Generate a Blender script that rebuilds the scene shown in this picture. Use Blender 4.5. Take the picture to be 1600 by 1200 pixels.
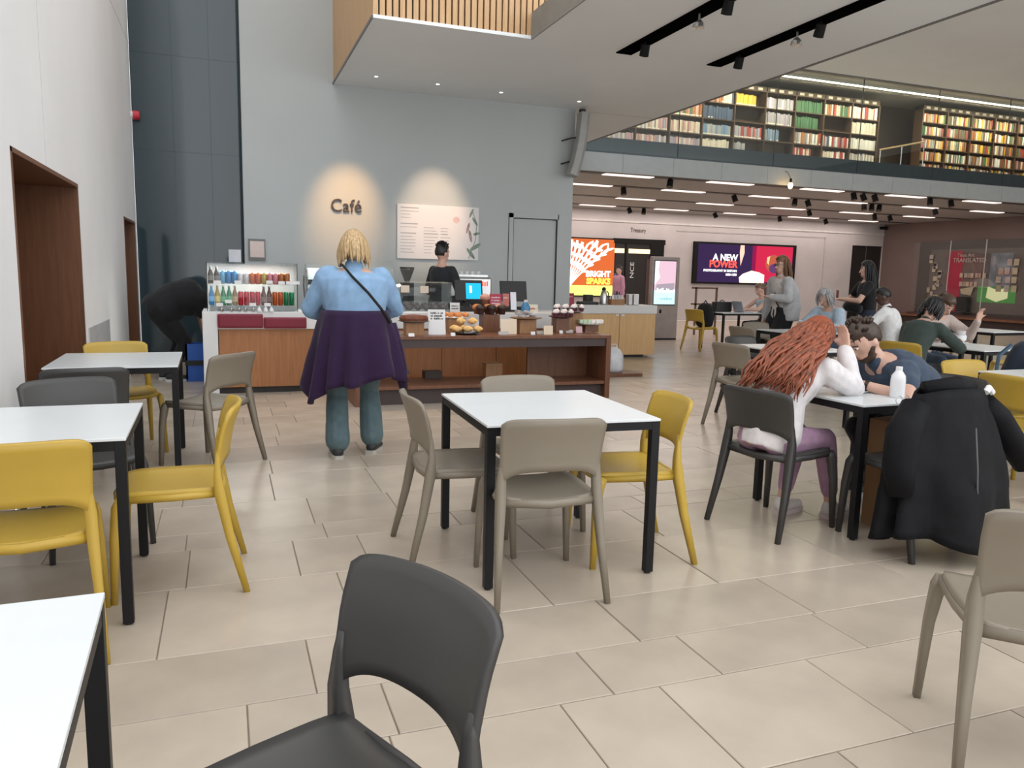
import bpy, bmesh, math, random
import numpy as np
from mathutils import Vector, Matrix, noise
random.seed(7)
S = bpy.context.scene
COL = S.collection
for o in list(bpy.data.objects): bpy.data.objects.remove(o)

# ---------------------------------------------------------------- camera
FPX, PITCH, ROLL, YAW, CAMH = 1210.5, .140247, .022955, .355241, 1.385
def _basis():
    cy, sy = math.cos(YAW), math.sin(YAW)
    fwd = Vector((sy, cy, 0)); rt = Vector((cy, -sy, 0)); up = Vector((0, 0, 1))
    f = fwd*math.cos(PITCH) - up*math.sin(PITCH); u = up*math.cos(PITCH) + fwd*math.sin(PITCH)
    return rt*math.cos(ROLL) + u*math.sin(ROLL), u*math.cos(ROLL) - rt*math.sin(ROLL), f
CR, CU, CF = _basis(); CP = Vector((0, 0, CAMH))
cam = bpy.data.cameras.new('camera'); camo = bpy.data.objects.new('camera', cam); COL.objects.link(camo)
camo.matrix_world = Matrix(((CR.x, CU.x, -CF.x, 0), (CR.y, CU.y, -CF.y, 0), (CR.z, CU.z, -CF.z, CAMH), (0, 0, 0, 1)))
cam.sensor_width = 36; cam.lens = 36*FPX/1600; cam.clip_end = 200; cam.clip_start = .05
S.camera = camo
def ray(x, y): return CF + CR*((x-800)/FPX) - CU*((y-600)/FPX)
def onz(x, y, z=0.0): d = ray(x, y); return CP + d*((z-CAMH)/d.z)      # pixel to a horizontal surface
def ony(x, y, Y): d = ray(x, y); return CP + d*(Y/d.y)                 # pixel to a wall across the hall
def onx(x, y, X): d = ray(x, y); return CP + d*(X/d.x)                 # pixel to a wall along the hall

# ---------------------------------------------------------------- light and exposure
W = bpy.data.worlds.new('daylight'); S.world = W; W.use_nodes = True
bg = W.node_tree.nodes['Background']; bg.inputs[0].default_value = (.95, .975, 1.0, 1); bg.inputs[1].default_value = 1.5
S.view_settings.view_transform = 'Standard'; S.view_settings.look = 'None'
S.view_settings.exposure = 0.56; S.view_settings.gamma = 1.0; S.view_settings.use_curve_mapping = False
def area(name, loc, sx, sy, power, color=(1, 1, 1), rot=(0, 0, 0)):
    l = bpy.data.lights.new(name, 'AREA'); l.shape = 'RECTANGLE'; l.size = sx; l.size_y = sy; l.energy = power; l.color = color
    o = bpy.data.objects.new(name, l); o.location = loc; o.rotation_euler = rot; COL.objects.link(o); return o
def spot(name, loc, target, power, color, ang, blend=.6, r=.03):
    l = bpy.data.lights.new(name, 'SPOT'); l.energy = power; l.color = color; l.spot_size = math.radians(ang); l.spot_blend = blend; l.shadow_soft_size = r
    o = bpy.data.objects.new(name, l); o.location = loc; o.rotation_euler = (Vector(target)-Vector(loc)).to_track_quat('-Z', 'Y').to_euler(); COL.objects.link(o); return o

for yr in (15.7, 17.8, 20.1, 21.9): area('hall_ceiling_fill', (14, yr, 3.48), 15, .2, 85, (1, .88, .82))  # unseen area lights added between the lamp rows to carry their light
area('balcony_lamp', (15, 15.9, 6.15), 14, .15, 230, (1, .80, .55))
spot('cafe_sign_spot', (1.75, 9.9, 3.9), (1.66, 11.5, 2.22), 210, (1, .54, .21), 33, 1.0)
area('showcase_lamp', (.29, 9.22, 1.43), .85, .06, 7, (1, .95, .88))
spot('menu_spot', (3.0, 9.9, 3.9), (2.95, 11.5, 2.2), 170, (1, .68, .45), 34, .9)
for i in range(4): spot('counter_spot', (1.6+.9*i, 9.2, 3.9), (1.6+.9*i, 8.3, .8), 55, (1, .74, .5), 60, .8)
# ---------------------------------------------------------------- materials
MATS = {}
def M(name, col, rough=.55, metal=0.0, var=.08, scale=6.0, bump=0.0, stretch=(1, 1, 1), spec=.5, sheen=0.0, rnd=0.0, coat=0.0):
    if name in MATS: return MATS[name]
    m = bpy.data.materials.new(name); m.use_nodes = True; nt = m.node_tree; n = nt.nodes; L = nt.links
    b = n['Principled BSDF']; b.inputs['Roughness'].default_value = rough; b.inputs['Metallic'].default_value = metal
    b.inputs['Specular IOR Level'].default_value = spec
    if sheen: b.inputs['Sheen Weight'].default_value = sheen
    if coat: b.inputs['Coat Weight'].default_value = coat; b.inputs['Coat Roughness'].default_value = .15
    tc = n.new('ShaderNodeTexCoord'); mp = n.new('ShaderNodeMapping'); mp.inputs['Scale'].default_value = stretch
    L.new(tc.outputs['Object'], mp.inputs['Vector'])
    nz = n.new('ShaderNodeTexNoise'); nz.inputs['Scale'].default_value = scale; nz.inputs['Detail'].default_value = 4
    L.new(mp.outputs[0], nz.inputs['Vector'])
    r = n.new('ShaderNodeValToRGB'); c = col
    r.color_ramp.elements[0].position = .3; r.color_ramp.elements[1].position = .7
    r.color_ramp.elements[0].color = (c[0]*(1-var), c[1]*(1-var), c[2]*(1-var), 1)
    r.color_ramp.elements[1].color = (min(1, c[0]*(1+var)), min(1, c[1]*(1+var)), min(1, c[2]*(1+var)), 1)
    L.new(nz.outputs['Fac'], r.inputs[0]); out = r.outputs[0]
    if rnd:
        oi = n.new('ShaderNodeObjectInfo'); hsv = n.new('ShaderNodeHueSaturation')
        ma = n.new('ShaderNodeMapRange'); ma.inputs['To Min'].default_value = 1-rnd; ma.inputs['To Max'].default_value = 1+rnd
        L.new(oi.outputs['Random'], ma.inputs['Value']); L.new(ma.outputs[0], hsv.inputs['Value']); L.new(out, hsv.inputs['Color']); out = hsv.outputs[0]
    L.new(out, b.inputs['Base Color'])
    if bump:
        bp = n.new('ShaderNodeBump'); bp.inputs['Strength'].default_value = bump; bp.inputs['Distance'].default_value = .01
        L.new(nz.outputs['Fac'], bp.inputs['Height']); L.new(bp.outputs[0], b.inputs['Normal'])
    MATS[name] = m; return m
def EM(name, col, strength):
    if name in MATS: return MATS[name]
    m = bpy.data.materials.new(name); m.use_nodes = True; nt = m.node_tree; nt.nodes.remove(nt.nodes['Principled BSDF'])
    e = nt.nodes.new('ShaderNodeEmission'); e.inputs[0].default_value = (*col, 1); e.inputs[1].default_value = strength
    nt.links.new(e.outputs[0], nt.nodes['Material Output'].inputs[0]); MATS[name] = m; return m
def GL(name, tint=(1, 1, 1), refl=.1, rough=.02):
    if name in MATS: return MATS[name]
    m = bpy.data.materials.new(name); m.use_nodes = True; nt = m.node_tree; nt.nodes.remove(nt.nodes['Principled BSDF'])
    t = nt.nodes.new('ShaderNodeBsdfTransparent'); t.inputs[0].default_value = (*tint, 1)
    g = nt.nodes.new('ShaderNodeBsdfGlossy'); g.inputs['Roughness'].default_value = rough
    fr = nt.nodes.new('ShaderNodeFresnel'); ge = nt.nodes.new('ShaderNodeNewGeometry'); mr = nt.nodes.new('ShaderNodeMapRange'); mr.inputs['To Min'].default_value = 1.5; mr.inputs['To Max'].default_value = .6667; nt.links.new(ge.outputs['Backfacing'], mr.inputs['Value']); nt.links.new(mr.outputs[0], fr.inputs[0])
    ad = nt.nodes.new('ShaderNodeMath'); ad.operation = 'ADD'; ad.inputs[1].default_value = refl; ad.use_clamp = True
    mx = nt.nodes.new('ShaderNodeMixShader'); nt.links.new(fr.outputs[0], ad.inputs[0]); nt.links.new(ad.outputs[0], mx.inputs[0])
    nt.links.new(t.outputs[0], mx.inputs[1]); nt.links.new(g.outputs[0], mx.inputs[2])
    nt.links.new(mx.outputs[0], nt.nodes['Material Output'].inputs[0]); MATS[name] = m; return m
def wood(name, a, b, rough=.4, scale=3.0, stretch=(12, 12, .8)):
    if name in MATS: return MATS[name]
    m = M(name, a, rough, var=0, scale=scale, stretch=stretch); nt = m.node_tree
    r = [x for x in nt.nodes if x.type == 'VALTORGB'][0]; r.color_ramp.elements[0].color = (*a, 1); r.color_ramp.elements[1].color = (*b, 1)
    nz = [x for x in nt.nodes if x.type == 'TEX_NOISE'][0]; nz.inputs['Detail'].default_value = 8; nz.inputs['Distortion'].default_value = .6
    return m

# ---------------------------------------------------------------- mesh building
class MB:
    def __init__(s): s.v = []; s.f = []
    def add(s, vs, fs):
        o = len(s.v); s.v += [tuple(v) for v in vs]; s.f += [tuple(i+o for i in f) for f in fs]; return s
    def box(s, x0, x1, y0, y1, z0, z1):
        return s.add([(x0,y0,z0),(x1,y0,z0),(x1,y1,z0),(x0,y1,z0),(x0,y0,z1),(x1,y0,z1),(x1,y1,z1),(x0,y1,z1)],
                     [(0,3,2,1),(4,5,6,7),(0,1,5,4),(1,2,6,5),(2,3,7,6),(3,0,4,7)])
    def obox(s, c, size, rz=0, rx=0):
        R = Matrix.Rotation(rz, 3, 'Z') @ Matrix.Rotation(rx, 3, 'X'); hx, hy, hz = [a/2 for a in size]; c = Vector(c)
        vs = [c + R @ Vector(p) for p in ((-hx,-hy,-hz),(hx,-hy,-hz),(hx,hy,-hz),(-hx,hy,-hz),(-hx,-hy,hz),(hx,-hy,hz),(hx,hy,hz),(-hx,hy,hz))]
        return s.add(vs, [(0,3,2,1),(4,5,6,7),(0,1,5,4),(1,2,6,5),(2,3,7,6),(3,0,4,7)])
    def tube(s, pts, rad, n=8, hint=(0,0,1), ry=None, caps=True, ang0=0.0, sq=False):
        pts = [Vector(p) for p in pts]; k = len(pts)
        if not hasattr(rad, '__len__'): rad = [rad]*k
        if ry is None: ry = rad
        elif not hasattr(ry, '__len__'): ry = [ry]*k
        vs = []; prev = None
        for i, p in enumerate(pts):
            t = (pts[min(i+1,k-1)] - pts[max(i-1,0)]).normalized()
            if prev is None:
                h = Vector(hint); 
                if abs(t.dot(h.normalized())) > .95: h = Vector((0,1,0)) if abs(t.y) < .9 else Vector((1,0,0))
                a = h.cross(t).normalized()
            else: a = (prev - t*prev.dot(t)).normalized()
            prev = a; b = t.cross(a)
            for j in range(n):
                w = ang0 + 2*math.pi*j/n; c, d = math.cos(w), math.sin(w)
                if sq: m = max(abs(c), abs(d)); c, d = c/m, d/m
                vs.append(p + a*(rad[i]*c) + b*(ry[i]*d))
        fs = []
        for i in range(k-1):
            for j in range(n): fs.append((i*n+j, i*n+(j+1)%n, (i+1)*n+(j+1)%n, (i+1)*n+j))
        if caps: fs.append(tuple(range(n-1,-1,-1))); fs.append(tuple((k-1)*n+j for j in range(n)))
        return s.add(vs, fs)
    def cyl(s, p0, p1, r0, r1=None, n=12): return s.tube([p0, p1], [r0, r0 if r1 is None else r1], n)
    def lathe(s, prof, c=(0,0,0), n=16):
        vs = []; k = len(prof)
        for r, z in prof:
            for j in range(n): w = 2*math.pi*j/n; vs.append((c[0]+r*math.cos(w), c[1]+r*math.sin(w), c[2]+z))
        fs = [(i*n+j, i*n+(j+1)%n, (i+1)*n+(j+1)%n, (i+1)*n+j) for i in range(k-1) for j in range(n)]
        fs.append(tuple(range(n-1,-1,-1))); fs.append(tuple((k-1)*n+j for j in range(n)))
        return s.add(vs, fs)
    def ell(s, c, r, R=None, nu=14, nv=9):
        c = Vector(c); vs = []; R = R or Matrix.Identity(3)
        for i in range(nv+1):
            a = math.pi*i/nv
            for j in range(nu):
                w = 2*math.pi*j/nu
                vs.append(c + R @ Vector((r[0]*math.sin(a)*math.cos(w), r[1]*math.sin(a)*math.sin(w), r[2]*math.cos(a))))
        fs = [(i*nu+j, (i+1)*nu+j, (i+1)*nu+(j+1)%nu, i*nu+(j+1)%nu) for i in range(nv) for j in range(nu)]
        return s.add(vs, fs)
    def cap(s, a, b, ra, rb, n=10):
        a, b = Vector(a), Vector(b); d = (b-a); L = d.length
        if L < 1e-5: return s.ell(a, (ra,)*3)
        d /= L; P = []; Rr = []
        for t in (-1, -.8, -.45, 0): P.append(a + d*(ra*t)); Rr.append(max(.12*ra, ra*math.sqrt(max(0, 1-t*t))))
        for t in (0, .45, .8, 1): P.append(b + d*(rb*t)); Rr.append(max(.12*rb, rb*math.sqrt(max(0, 1-t*t))))
        return s.tube(P, Rr, n)
    def grid(s, fn, nu, nv, thick):
        # closed sheet of the given thickness from fn(u,v)->Vector, u,v in 0..1
        P = [[Vector(fn(i/nu, j/nv)) for j in range(nv+1)] for i in range(nu+1)]
        N = [[None]*(nv+1) for _ in range(nu+1)]
        for i in range(nu+1):
            for j in range(nv+1):
                du = P[min(i+1,nu)][j]-P[max(i-1,0)][j]; dv = P[i][min(j+1,nv)]-P[i][max(j-1,0)]
                c = du.cross(dv); N[i][j] = c.normalized() if c.length > 1e-9 else Vector((0,0,1))
        vs = []; m = nv+1; K = (nu+1)*m
        for sg in (.5, -.5):
            for i in range(nu+1):
                for j in range(m): vs.append(P[i][j] + N[i][j]*(thick*sg))
        fs = []
        for i in range(nu):
            for j in range(nv):
                a, b, c, d = i*m+j, (i+1)*m+j, (i+1)*m+j+1, i*m+j+1
                fs.append((a,b,c,d)); fs.append((K+a,K+d,K+c,K+b))
        for i in range(nu):
            a, b = i*m, (i+1)*m; fs.append((a, K+a, K+b, b)); a, b = i*m+nv, (i+1)*m+nv; fs.append((a, b, K+b, K+a))
        for j in range(nv):
            a, b = j, j+1; fs.append((a, b, K+b, K+a)); a, b = nu*m+j, nu*m+j+1; fs.append((a, K+a, K+b, b))
        return s.add(vs, fs)
    def prism(s, poly, fn, d):
        # poly (a,b) list extruded by vector d; fn maps (a,b)->Vector
        n = len(poly); A = [Vector(fn(*p)) for p in poly]; d = Vector(d)
        return s.add(A + [p+d for p in A], [tuple(range(n-1,-1,-1)), tuple(range(n,2*n))] + [(i,(i+1)%n,n+(i+1)%n,n+i) for i in range(n)])
    def mesh(s, name, mat=None, smooth=False):
        me = bpy.data.meshes.new(name); me.from_pydata(s.v, [], s.f); me.validate()
        bm = bmesh.new(); bm.from_mesh(me); bmesh.ops.recalc_face_normals(bm, faces=bm.faces); bm.to_mesh(me); bm.free()
        if mat: me.materials.append(mat)
        if smooth:
            for p in me.polygons: p.use_smooth = True
        return me
    def build(s, name, mat, parent=None, smooth=False, bevel=0, seg=2, loc=None, rot=None):
        return link(name, s.mesh(name, mat, smooth), parent, bevel, seg, loc, rot)
def link(name, me, parent=None, bevel=0, seg=2, loc=None, rot=None):
    o = bpy.data.objects.new(name, me); COL.objects.link(o)
    if parent: o.parent = parent
    if loc is not None: o.location = loc
    if rot is not None: o.rotation_euler = rot
    if bevel:
        b = o.modifiers.new('bevel', 'BEVEL'); b.width = bevel; b.segments = seg; b.limit_method = 'ANGLE'; b.angle_limit = math.radians(40)
    return o
def tag(o, label, cat=None, group=None, kind=None):
    if label: o['label'] = label
    if cat: o['category'] = cat
    if group: o['group'] = group
    if kind: o['kind'] = kind
    return o
def thing(name, label, cat, loc=(0,0,0), rz=0.0, group=None):
    o = bpy.data.objects.new(name, None); COL.objects.link(o); o.location = loc; o.rotation_euler = (0,0,rz); o.empty_display_size = .1
    return tag(o, label, cat, group)
def struct(name, mb, mat, parent=None, **k):
    o = mb.build(name, mat, parent, **k)
    if not parent: o['kind'] = 'structure'
    return o
def copy_tree(o, parent=None, label=None, group=None):
    c = o.copy(); COL.objects.link(c); c.parent = parent
    if label: c['label'] = label
    if group: c['group'] = group
    for ch in list(o.children): copy_tree(ch, c)
    return c
def text(s, size, mat, loc, rot, parent, name='lettering', extrude=.002, align='LEFT', fit=None, bold=0.0):
    cu = bpy.data.curves.new('t', 'FONT'); cu.body = s; cu.size = size; cu.extrude = extrude; cu.align_x = align; cu.resolution_u = 3; cu.offset = bold
    to = bpy.data.objects.new('t', cu); COL.objects.link(to); bpy.context.view_layer.update()
    me = bpy.data.meshes.new_from_object(to.evaluated_get(bpy.context.evaluated_depsgraph_get()))
    bpy.data.objects.remove(to); me.name = name; me.materials.clear(); me.materials.append(mat)
    if fit:
        xs = [v.co.x for v in me.vertices]; w = max(xs)-min(xs); k = fit/w
        for v in me.vertices: v.co.x *= k
    return link(name, me, parent, loc=loc, rot=rot)
FACE = (math.pi/2, 0, 0)                       # reads from -Y
D = math.radians
def fwd(a): return Vector((-math.sin(a), math.cos(a), 0))

# ================================================================ the setting
white_w = M('white_plaster', (.82, .82, .82), .6, var=.03, scale=1.2, bump=.02)
grey_w = M('grey_painted_wall', (.45, .48, .48), .6, var=.03, scale=.8)
grey_c = M('grey_soffit', (.80, .83, .84), .65, var=.03, scale=.7)
conc = M('pale_concrete', (.47, .43, .42), .6, var=.06, scale=1.5)
mauve = M('mauve_wall', (.17, .115, .105), .7, var=.05, scale=1)
brown = wood('walnut_lining', (.125, .048, .021), (.175, .07, .031), .42)
black = M('black_matt', (.012, .012, .013), .5, var=.1)
dkglass = M('smoked_glass', (.033, .052, .062), .06, var=.12, scale=.5, stretch=(2, 2, .15), spec=.6)
stone = M('limestone', (.455, .385, .31), .26, var=.09, scale=3.0, rnd=.10, bump=.01, spec=.45)
grout = M('joint_mortar', (.25, .20, .16), .8)

# --- floor: slabs laid in rows that run across the hall
fl = struct('floor', MB().box(-1.15, 23, -3, 22.5, -.12, -.006), grout)
rows = [-1.9, -1.35, -.9, -.4, .1, .55, .95, 1.3, 1.66, 2.15, 2.46, 2.86, 3.5, 3.99, 4.24, 4.75, 5.40, 5.78, 6.28, 6.65, 7.22, 7.6, 8.06, 8.47, 8.87, 9.33]
rr = random.Random(3)
while rows[-1] < 22.4: rows.append(min(22.5, rows[-1] + rr.choice((.34, .4, .5, .58, .64))))
known = {1.66: [.99, 1.36, 1.98, 2.75], 2.15: [.03, .46, 1.19, 1.62, 2.28, 3.0], 2.46: [.25, .85, 1.465, 2.3], 2.86: [-.265, .45, 1.275, 2.1, 2.9], 3.5: [.29, .62, 1.5, 2.2], 3.99: [-.22, .47, 1.2, 2.4], 4.75: [-.27, .25, .9, 1.9], 6.65: [.4, 1.1, 2.0], 7.22: [-.3, .13, .585, 1.2], 7.6: [-.3, .395, 1.3], 8.06: [.555, 1.5], 8.47: [.39, 1.2]}
tiles = []
for a, b in zip(rows[:-1], rows[1:]):
    ks = known.get(a, []); xs = [x for x in ks]
    x = xs[0] if xs else rr.uniform(0, .6)
    while x > -1.15: x -= rr.uniform(.45, .95); xs.append(x)
    x = max(xs)
    while x < 23: x += rr.uniform(.45, 1.15); xs.append(x)
    xs = sorted(max(-1.15, min(23, v)) for v in xs)
    for x0, x1 in zip(xs[:-1], xs[1:]):
        if x1-x0 > .05: tiles.append((x0, x1, a, b))
def inview(x, y):
    d = Vector((x, y, 0)) - CP; w = d.dot(CF)
    if w < .2: return None
    px = 800 + FPX*d.dot(CR)/w; py = 600 - FPX*d.dot(CU)/w
    return w if -80 < px < 1680 and 380 < py < 1300 else None
tiles = [(inview((t[0]+t[1])/2, (t[2]+t[3])/2), t) for t in tiles]
near = sorted([t for t in tiles if t[0]], key=lambda q: q[0])[:298]; ns = set(t[1] for t in near)
for w, (x0, x1, y0, y1) in near:
    g = .0022; cx, cy = (x0+x1)/2, (y0+y1)/2; hx, hy = (x1-x0)/2-g, (y1-y0)/2-g; c = .0025; dz = rr.uniform(-.0006, .0006)
    vs = [(-hx,-hy,-.006),(hx,-hy,-.006),(hx,hy,-.006),(-hx,hy,-.006),(-hx,-hy,-c),(hx,-hy,-c),(hx,hy,-c),(-hx,hy,-c),(-hx+c,-hy+c,dz),(hx-c,-hy+c,dz),(hx-c,hy-c,dz),(-hx+c,hy-c,dz)]
    fs = [(0,1,5,4),(1,2,6,5),(2,3,7,6),(3,0,4,7),(4,5,9,8),(5,6,10,9),(6,7,11,10),(7,4,8,11),(8,9,10,11)]
    MB().add(vs, fs).build('slab', stone, fl, loc=(cx, cy, 0))
rest = MB()
for w, (x0, x1, y0, y1) in tiles:
    if (x0, x1, y0, y1) not in ns: rest.box(x0+.002, x1-.002, y0+.002, y1-.002, -.006, 0)
o = rest.build('slabs_beyond', stone, fl); o['kind'] = 'stuff'

# --- left wall with two deep timber-lined doorways
XL = -1.15; ZS = 3.96
def wall_left():
    m = MB(); T = .25; H = 9
    segs = [(-4, 5.37), (7.6, 10.82), (12.08, 12.3)]
    for a, b in segs: m.box(XL-T, XL, a, b, 0, H)
    m.box(XL-T, XL, 5.37, 7.6, 2.06, H); m.box(XL-T, XL, 10.82, 12.08, 1.99, H)
    return m
wl = struct('wall_left', wall_left(), white_w)
struct('wall_joint', MB().box(XL, XL+.002, 6.35, 6.356, 2.06, 9), M('joint_grey', (.5, .5, .5)), wl)
struct('wall_joint', MB().box(XL, XL+.002, -4, 12.3, 4.4, 4.406), MATS['joint_grey'], wl)
for i, (a, b, zt) in enumerate(((5.37, 7.6, 2.06), (10.82, 12.08, 1.99))):
    d = tag(thing('door_%d' % (i+1), None, None), 'deep timber-lined doorway in the white wall', None, kind='structure')
    X1 = XL-1.7
    MB().box(X1, XL+.004, b-.03, b, 0, zt).build('jamb', brown, d); MB().box(X1, XL+.004, a, a+.03, 0, zt).build('jamb', brown, d)
    MB().box(X1, XL+.004, a, b, zt-.03, zt).build('lintel', brown, d)
    for k in range(4):
        w = (b-a-.06)/4; MB().box(X1-.03, X1, a+.03+k*w+.004, a+.03+(k+1)*w-.004, 0, zt-.03).build('panel', brown, d, bevel=.003)
    MB().box(X1, XL, a, b, -.02, .002).build('threshold', brown, d)
    for k in range(4): MB().box(X1+.4*k+.004, X1+.4*k+.396, b-.034, b-.03, 0, zt-.03).build('lining_board', brown, d)
pl = MB().box(XL, XL+.012, 7.77, 9.05, .45, .83).build('wall_panel', M('panel_grey', (.42, .42, .43), .5)); tag(pl, 'flat grey panel fixed low on the white wall between the doorways', 'panel')
al = thing('fire_alarm', 'small red fire alarm sounder at the end of the white wall', 'alarm', (XL+.0, 12.2, 3.44))
MB().cyl((0,0,0), (.03,0,0), .05, n=16).build('base', M('alarm_white', (.7, .7, .7)), al); MB().cyl((.03,0,0), (.11,0,0), .065, .055, 16).build('sounder', M('alarm_red', (.55, .02, .04), .4), al, bevel=.006)
# --- smoked glass wall at the end of the hall
gw = struct('wall_glass', MB().box(XL, .5, 12.32, 12.36, 0, 9), M('dark_backing', (.02, .03, .034), .5))
for i, (a, b) in enumerate(((XL+.01, -.621), (-.619, -.131), (-.129, .5))):
    for j, (z0, z1) in enumerate(((.02, 3.0), (3.002, 4.3), (4.302, 9))): MB().box(a, b, 12.3, 12.318, z0, z1).build('pane', dkglass, gw)
# --- cafe wall
YW = 11.5
wc = struct('wall_cafe', MB().box(.27, 4.15, YW, YW+.3, 0, 9).box(4.15, 4.99, YW, YW+.3, 2.33, 9).box(4.99, 5.22, YW, YW+.3, 0, 9).box(4.95, 5.22, YW+.3, YW+2.2, 0, ZS).box(4.15, 4.99, YW+.25, YW+.3, 0, 2.33), grey_w)
MB().box(.262, .27, YW-.004, YW+.3, 0, 9).build('shadow_gap', black, wc)
d3 = tag(thing('door_3', None, None), 'grey flush door in the grey cafe wall', None, kind='structure')
MB().box(4.235, 4.965, YW+.03, YW+.07, .01, 2.25).build('leaf', grey_w, d3, bevel=.004)
MB().box(4.155, 4.225, YW-.012, YW+.03, 0, 2.33).build('frame', grey_w, d3); MB().box(4.972, 4.99, YW-.012, YW+.03, 0, 2.33).build('frame', grey_w, d3); MB().box(4.155, 4.99, YW-.012, YW+.03, 2.262, 2.33).build('frame', grey_w, d3)
MB().box(4.225, 4.236, YW+.0, YW+.02, 0, 2.262).build('shadow_gap', black, d3); MB().box(4.963, 4.973, YW, YW+.02, 0, 2.262).build('shadow_gap', black, d3); MB().box(4.15, 4.156, YW-.013, YW, 0, 2.33).build('shadow_gap', black, d3)
# --- timber pod above the cafe

pod = struct('ceiling_pod', MB().box(1.55, 3.25, 8.44, YW, ZS+.03, 9).box(3.25, 4.6, 8.44, YW, ZS+.27, 9), black)
MB().box(1.492, 3.25, 8.38, YW, ZS, ZS+.035).build('soffit', grey_c, pod)
oak = wood('pale_oak', (.50, .30, .145), (.62, .40, .21), .5)
x = 1.50
while x < 4.55:
    w = .052; MB().box(x, x+w, 8.385, 8.435, ZS+.005 if x < 3.2 else ZS+.27, 9).build('slat', oak, pod); x += .0705
for k in range(8): a = 8.44 + k*.383; MB().box(1.50, 1.55, a+.002, a+.381, ZS+.005, 9).build('board', oak, pod)
MB().box(1.488, 1.50, 8.375, YW, ZS-.004, ZS+.03).build('edge_trim', M('trim_grey', (.16, .16, .16)), pod)
# --- deck over the hall
dk = struct('ceiling_deck', MB().box(3.25, 6.71, 2.5, 14.5, ZS, ZS+.26), grey_c)
MB().box(3.235, 3.25, 2.5, 8.37, ZS-.01, ZS+.27).build('fascia', M('fascia_grey', (.22, .22, .21), .5), dk)
MB().box(3.25, 6.71, 11.55, 11.556, ZS-.001, ZS).build('joint', M('trim_grey', (.16,.16,.16)), dk)
trk_m = black
for tx in (4.42, 5.65):
    t = tag(thing('lighting_track', None, None, (tx, 0, ZS)), 'black recessed lighting track in the sloping grey soffit' if False else ('black lighting track nearer the timber slats' if tx < 5 else 'black lighting track nearer the bookshelves'), 'track')
    MB().box(-.1, .1, 2.6, 8.44, -.012, -.0005).build('slot', M('slot_black', (.003, .003, .003), .9, spec=0), t)
# upper ceiling over the right of the hall
struct('ceiling_upper', MB().box(6.71, 24, 2.5, 14.44, 5.97, 6.1), grey_c)
struct('trim_4', MB().box(6.71, 24, 14.44, 14.53, 5.95, 6.1), M('trim_grey', (.16, .16, .16)))
MB().box(6.66, 6.71, 2.5, 14.5, ZS-.006, ZS+.26).build('edge_trim', M('trim_grey', (.16, .16, .16)), dk)
# --- balcony: slab, fascia, glazing, its ceiling
bal = struct('floor_balcony', MB().box(5.3, 23, 14.6, 22.5, 3.56, 3.96), conc)
fas = M('balcony_fascia', (.42, .45, .45), .55, var=.04)
for k in range(15):
    x0 = 5.3 + 1.19*k; MB().box(x0+.003, min(23, x0+1.187), 14.5, 14.6, 3.49, 3.86).build('fascia_panel', fas, bal)
MB().box(5.3, 23, 14.53, 14.6, 3.86, 4.17).build('upstand', M('upstand_dark', (.055, .075, .085), .3), bal)
gl = GL('clear_glass', (.88, .95, .95), .05)
wg = tag(thing('window_1', None, None), 'full-height glazing of the balcony', None, kind='structure')
xs = [6.62, 8.97, 11.4, 13.75, 16.05, 18.4, 20.75, 23]
for a, b in zip(xs[:-1], xs[1:]):
    MB().box(a+.006, b-.006, 14.52, 14.532, 3.9, 5.97).build('pane', gl, wg)
    MB().box(b-.006, b+.006, 14.518, 14.535, 3.9, 5.97).build('joint', M('joint_dark', (.05, .06, .06)), wg)
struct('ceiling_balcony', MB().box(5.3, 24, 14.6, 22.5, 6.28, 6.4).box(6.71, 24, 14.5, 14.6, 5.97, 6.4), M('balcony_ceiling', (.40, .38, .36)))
struct('wall_balcony', MB().box(5.3, 24, 17.6, 17.7, 3.96, 6.28), M('balcony_dark', (.055, .04, .03), .7))
# --- lower hall beyond
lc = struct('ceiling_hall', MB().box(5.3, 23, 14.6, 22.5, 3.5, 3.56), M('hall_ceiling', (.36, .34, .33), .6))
YB = 22.5
struct('wall_back', MB().box(5, 21.38, YB, YB+.2, 0, 3.5).box(22.8, 23.2, YB, YB+.2, 0, 3.5).box(21.38, 22.8, YB, YB+.2, 2.72, 3.5), conc)
struct('wall_side_hall', MB().box(5.0, 5.22, 13.7, YB, 0, 3.5), conc)
wr = struct('wall_right', MB().box(22.8, 23, -4, YB, 0, 6), mauve)
struct('trim_1', MB().box(9, 22.8, YB-.03, YB, 3.12, 3.18), M('trim_pale', (.55, .52, .5)))
struct('trim_2', MB().box(20.1, 20.14, YB-.015, YB, 0, 2.95).box(14, 20.14, YB-.015, YB, 2.92, 2.96), M('trim_stone', (.40, .37, .36)))
d4 = tag(thing('door_4', None, None), 'tall black double door in the far pale wall', None, kind='structure')
bk2 = M('door_black', (.016, .014, .013), .35)
for x0, x1 in ((21.38, 22.08), (22.09, 22.8)): MB().box(x0+.01, x1, YB+.06, YB+.1, 0, 2.72).build('leaf', bk2, d4, bevel=.005)
MB().box(22.02, 22.05, YB+.0, YB+.06, .9, 1.3).build('handle', M('steel', (.55, .55, .55), .3, 1), d4)
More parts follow.
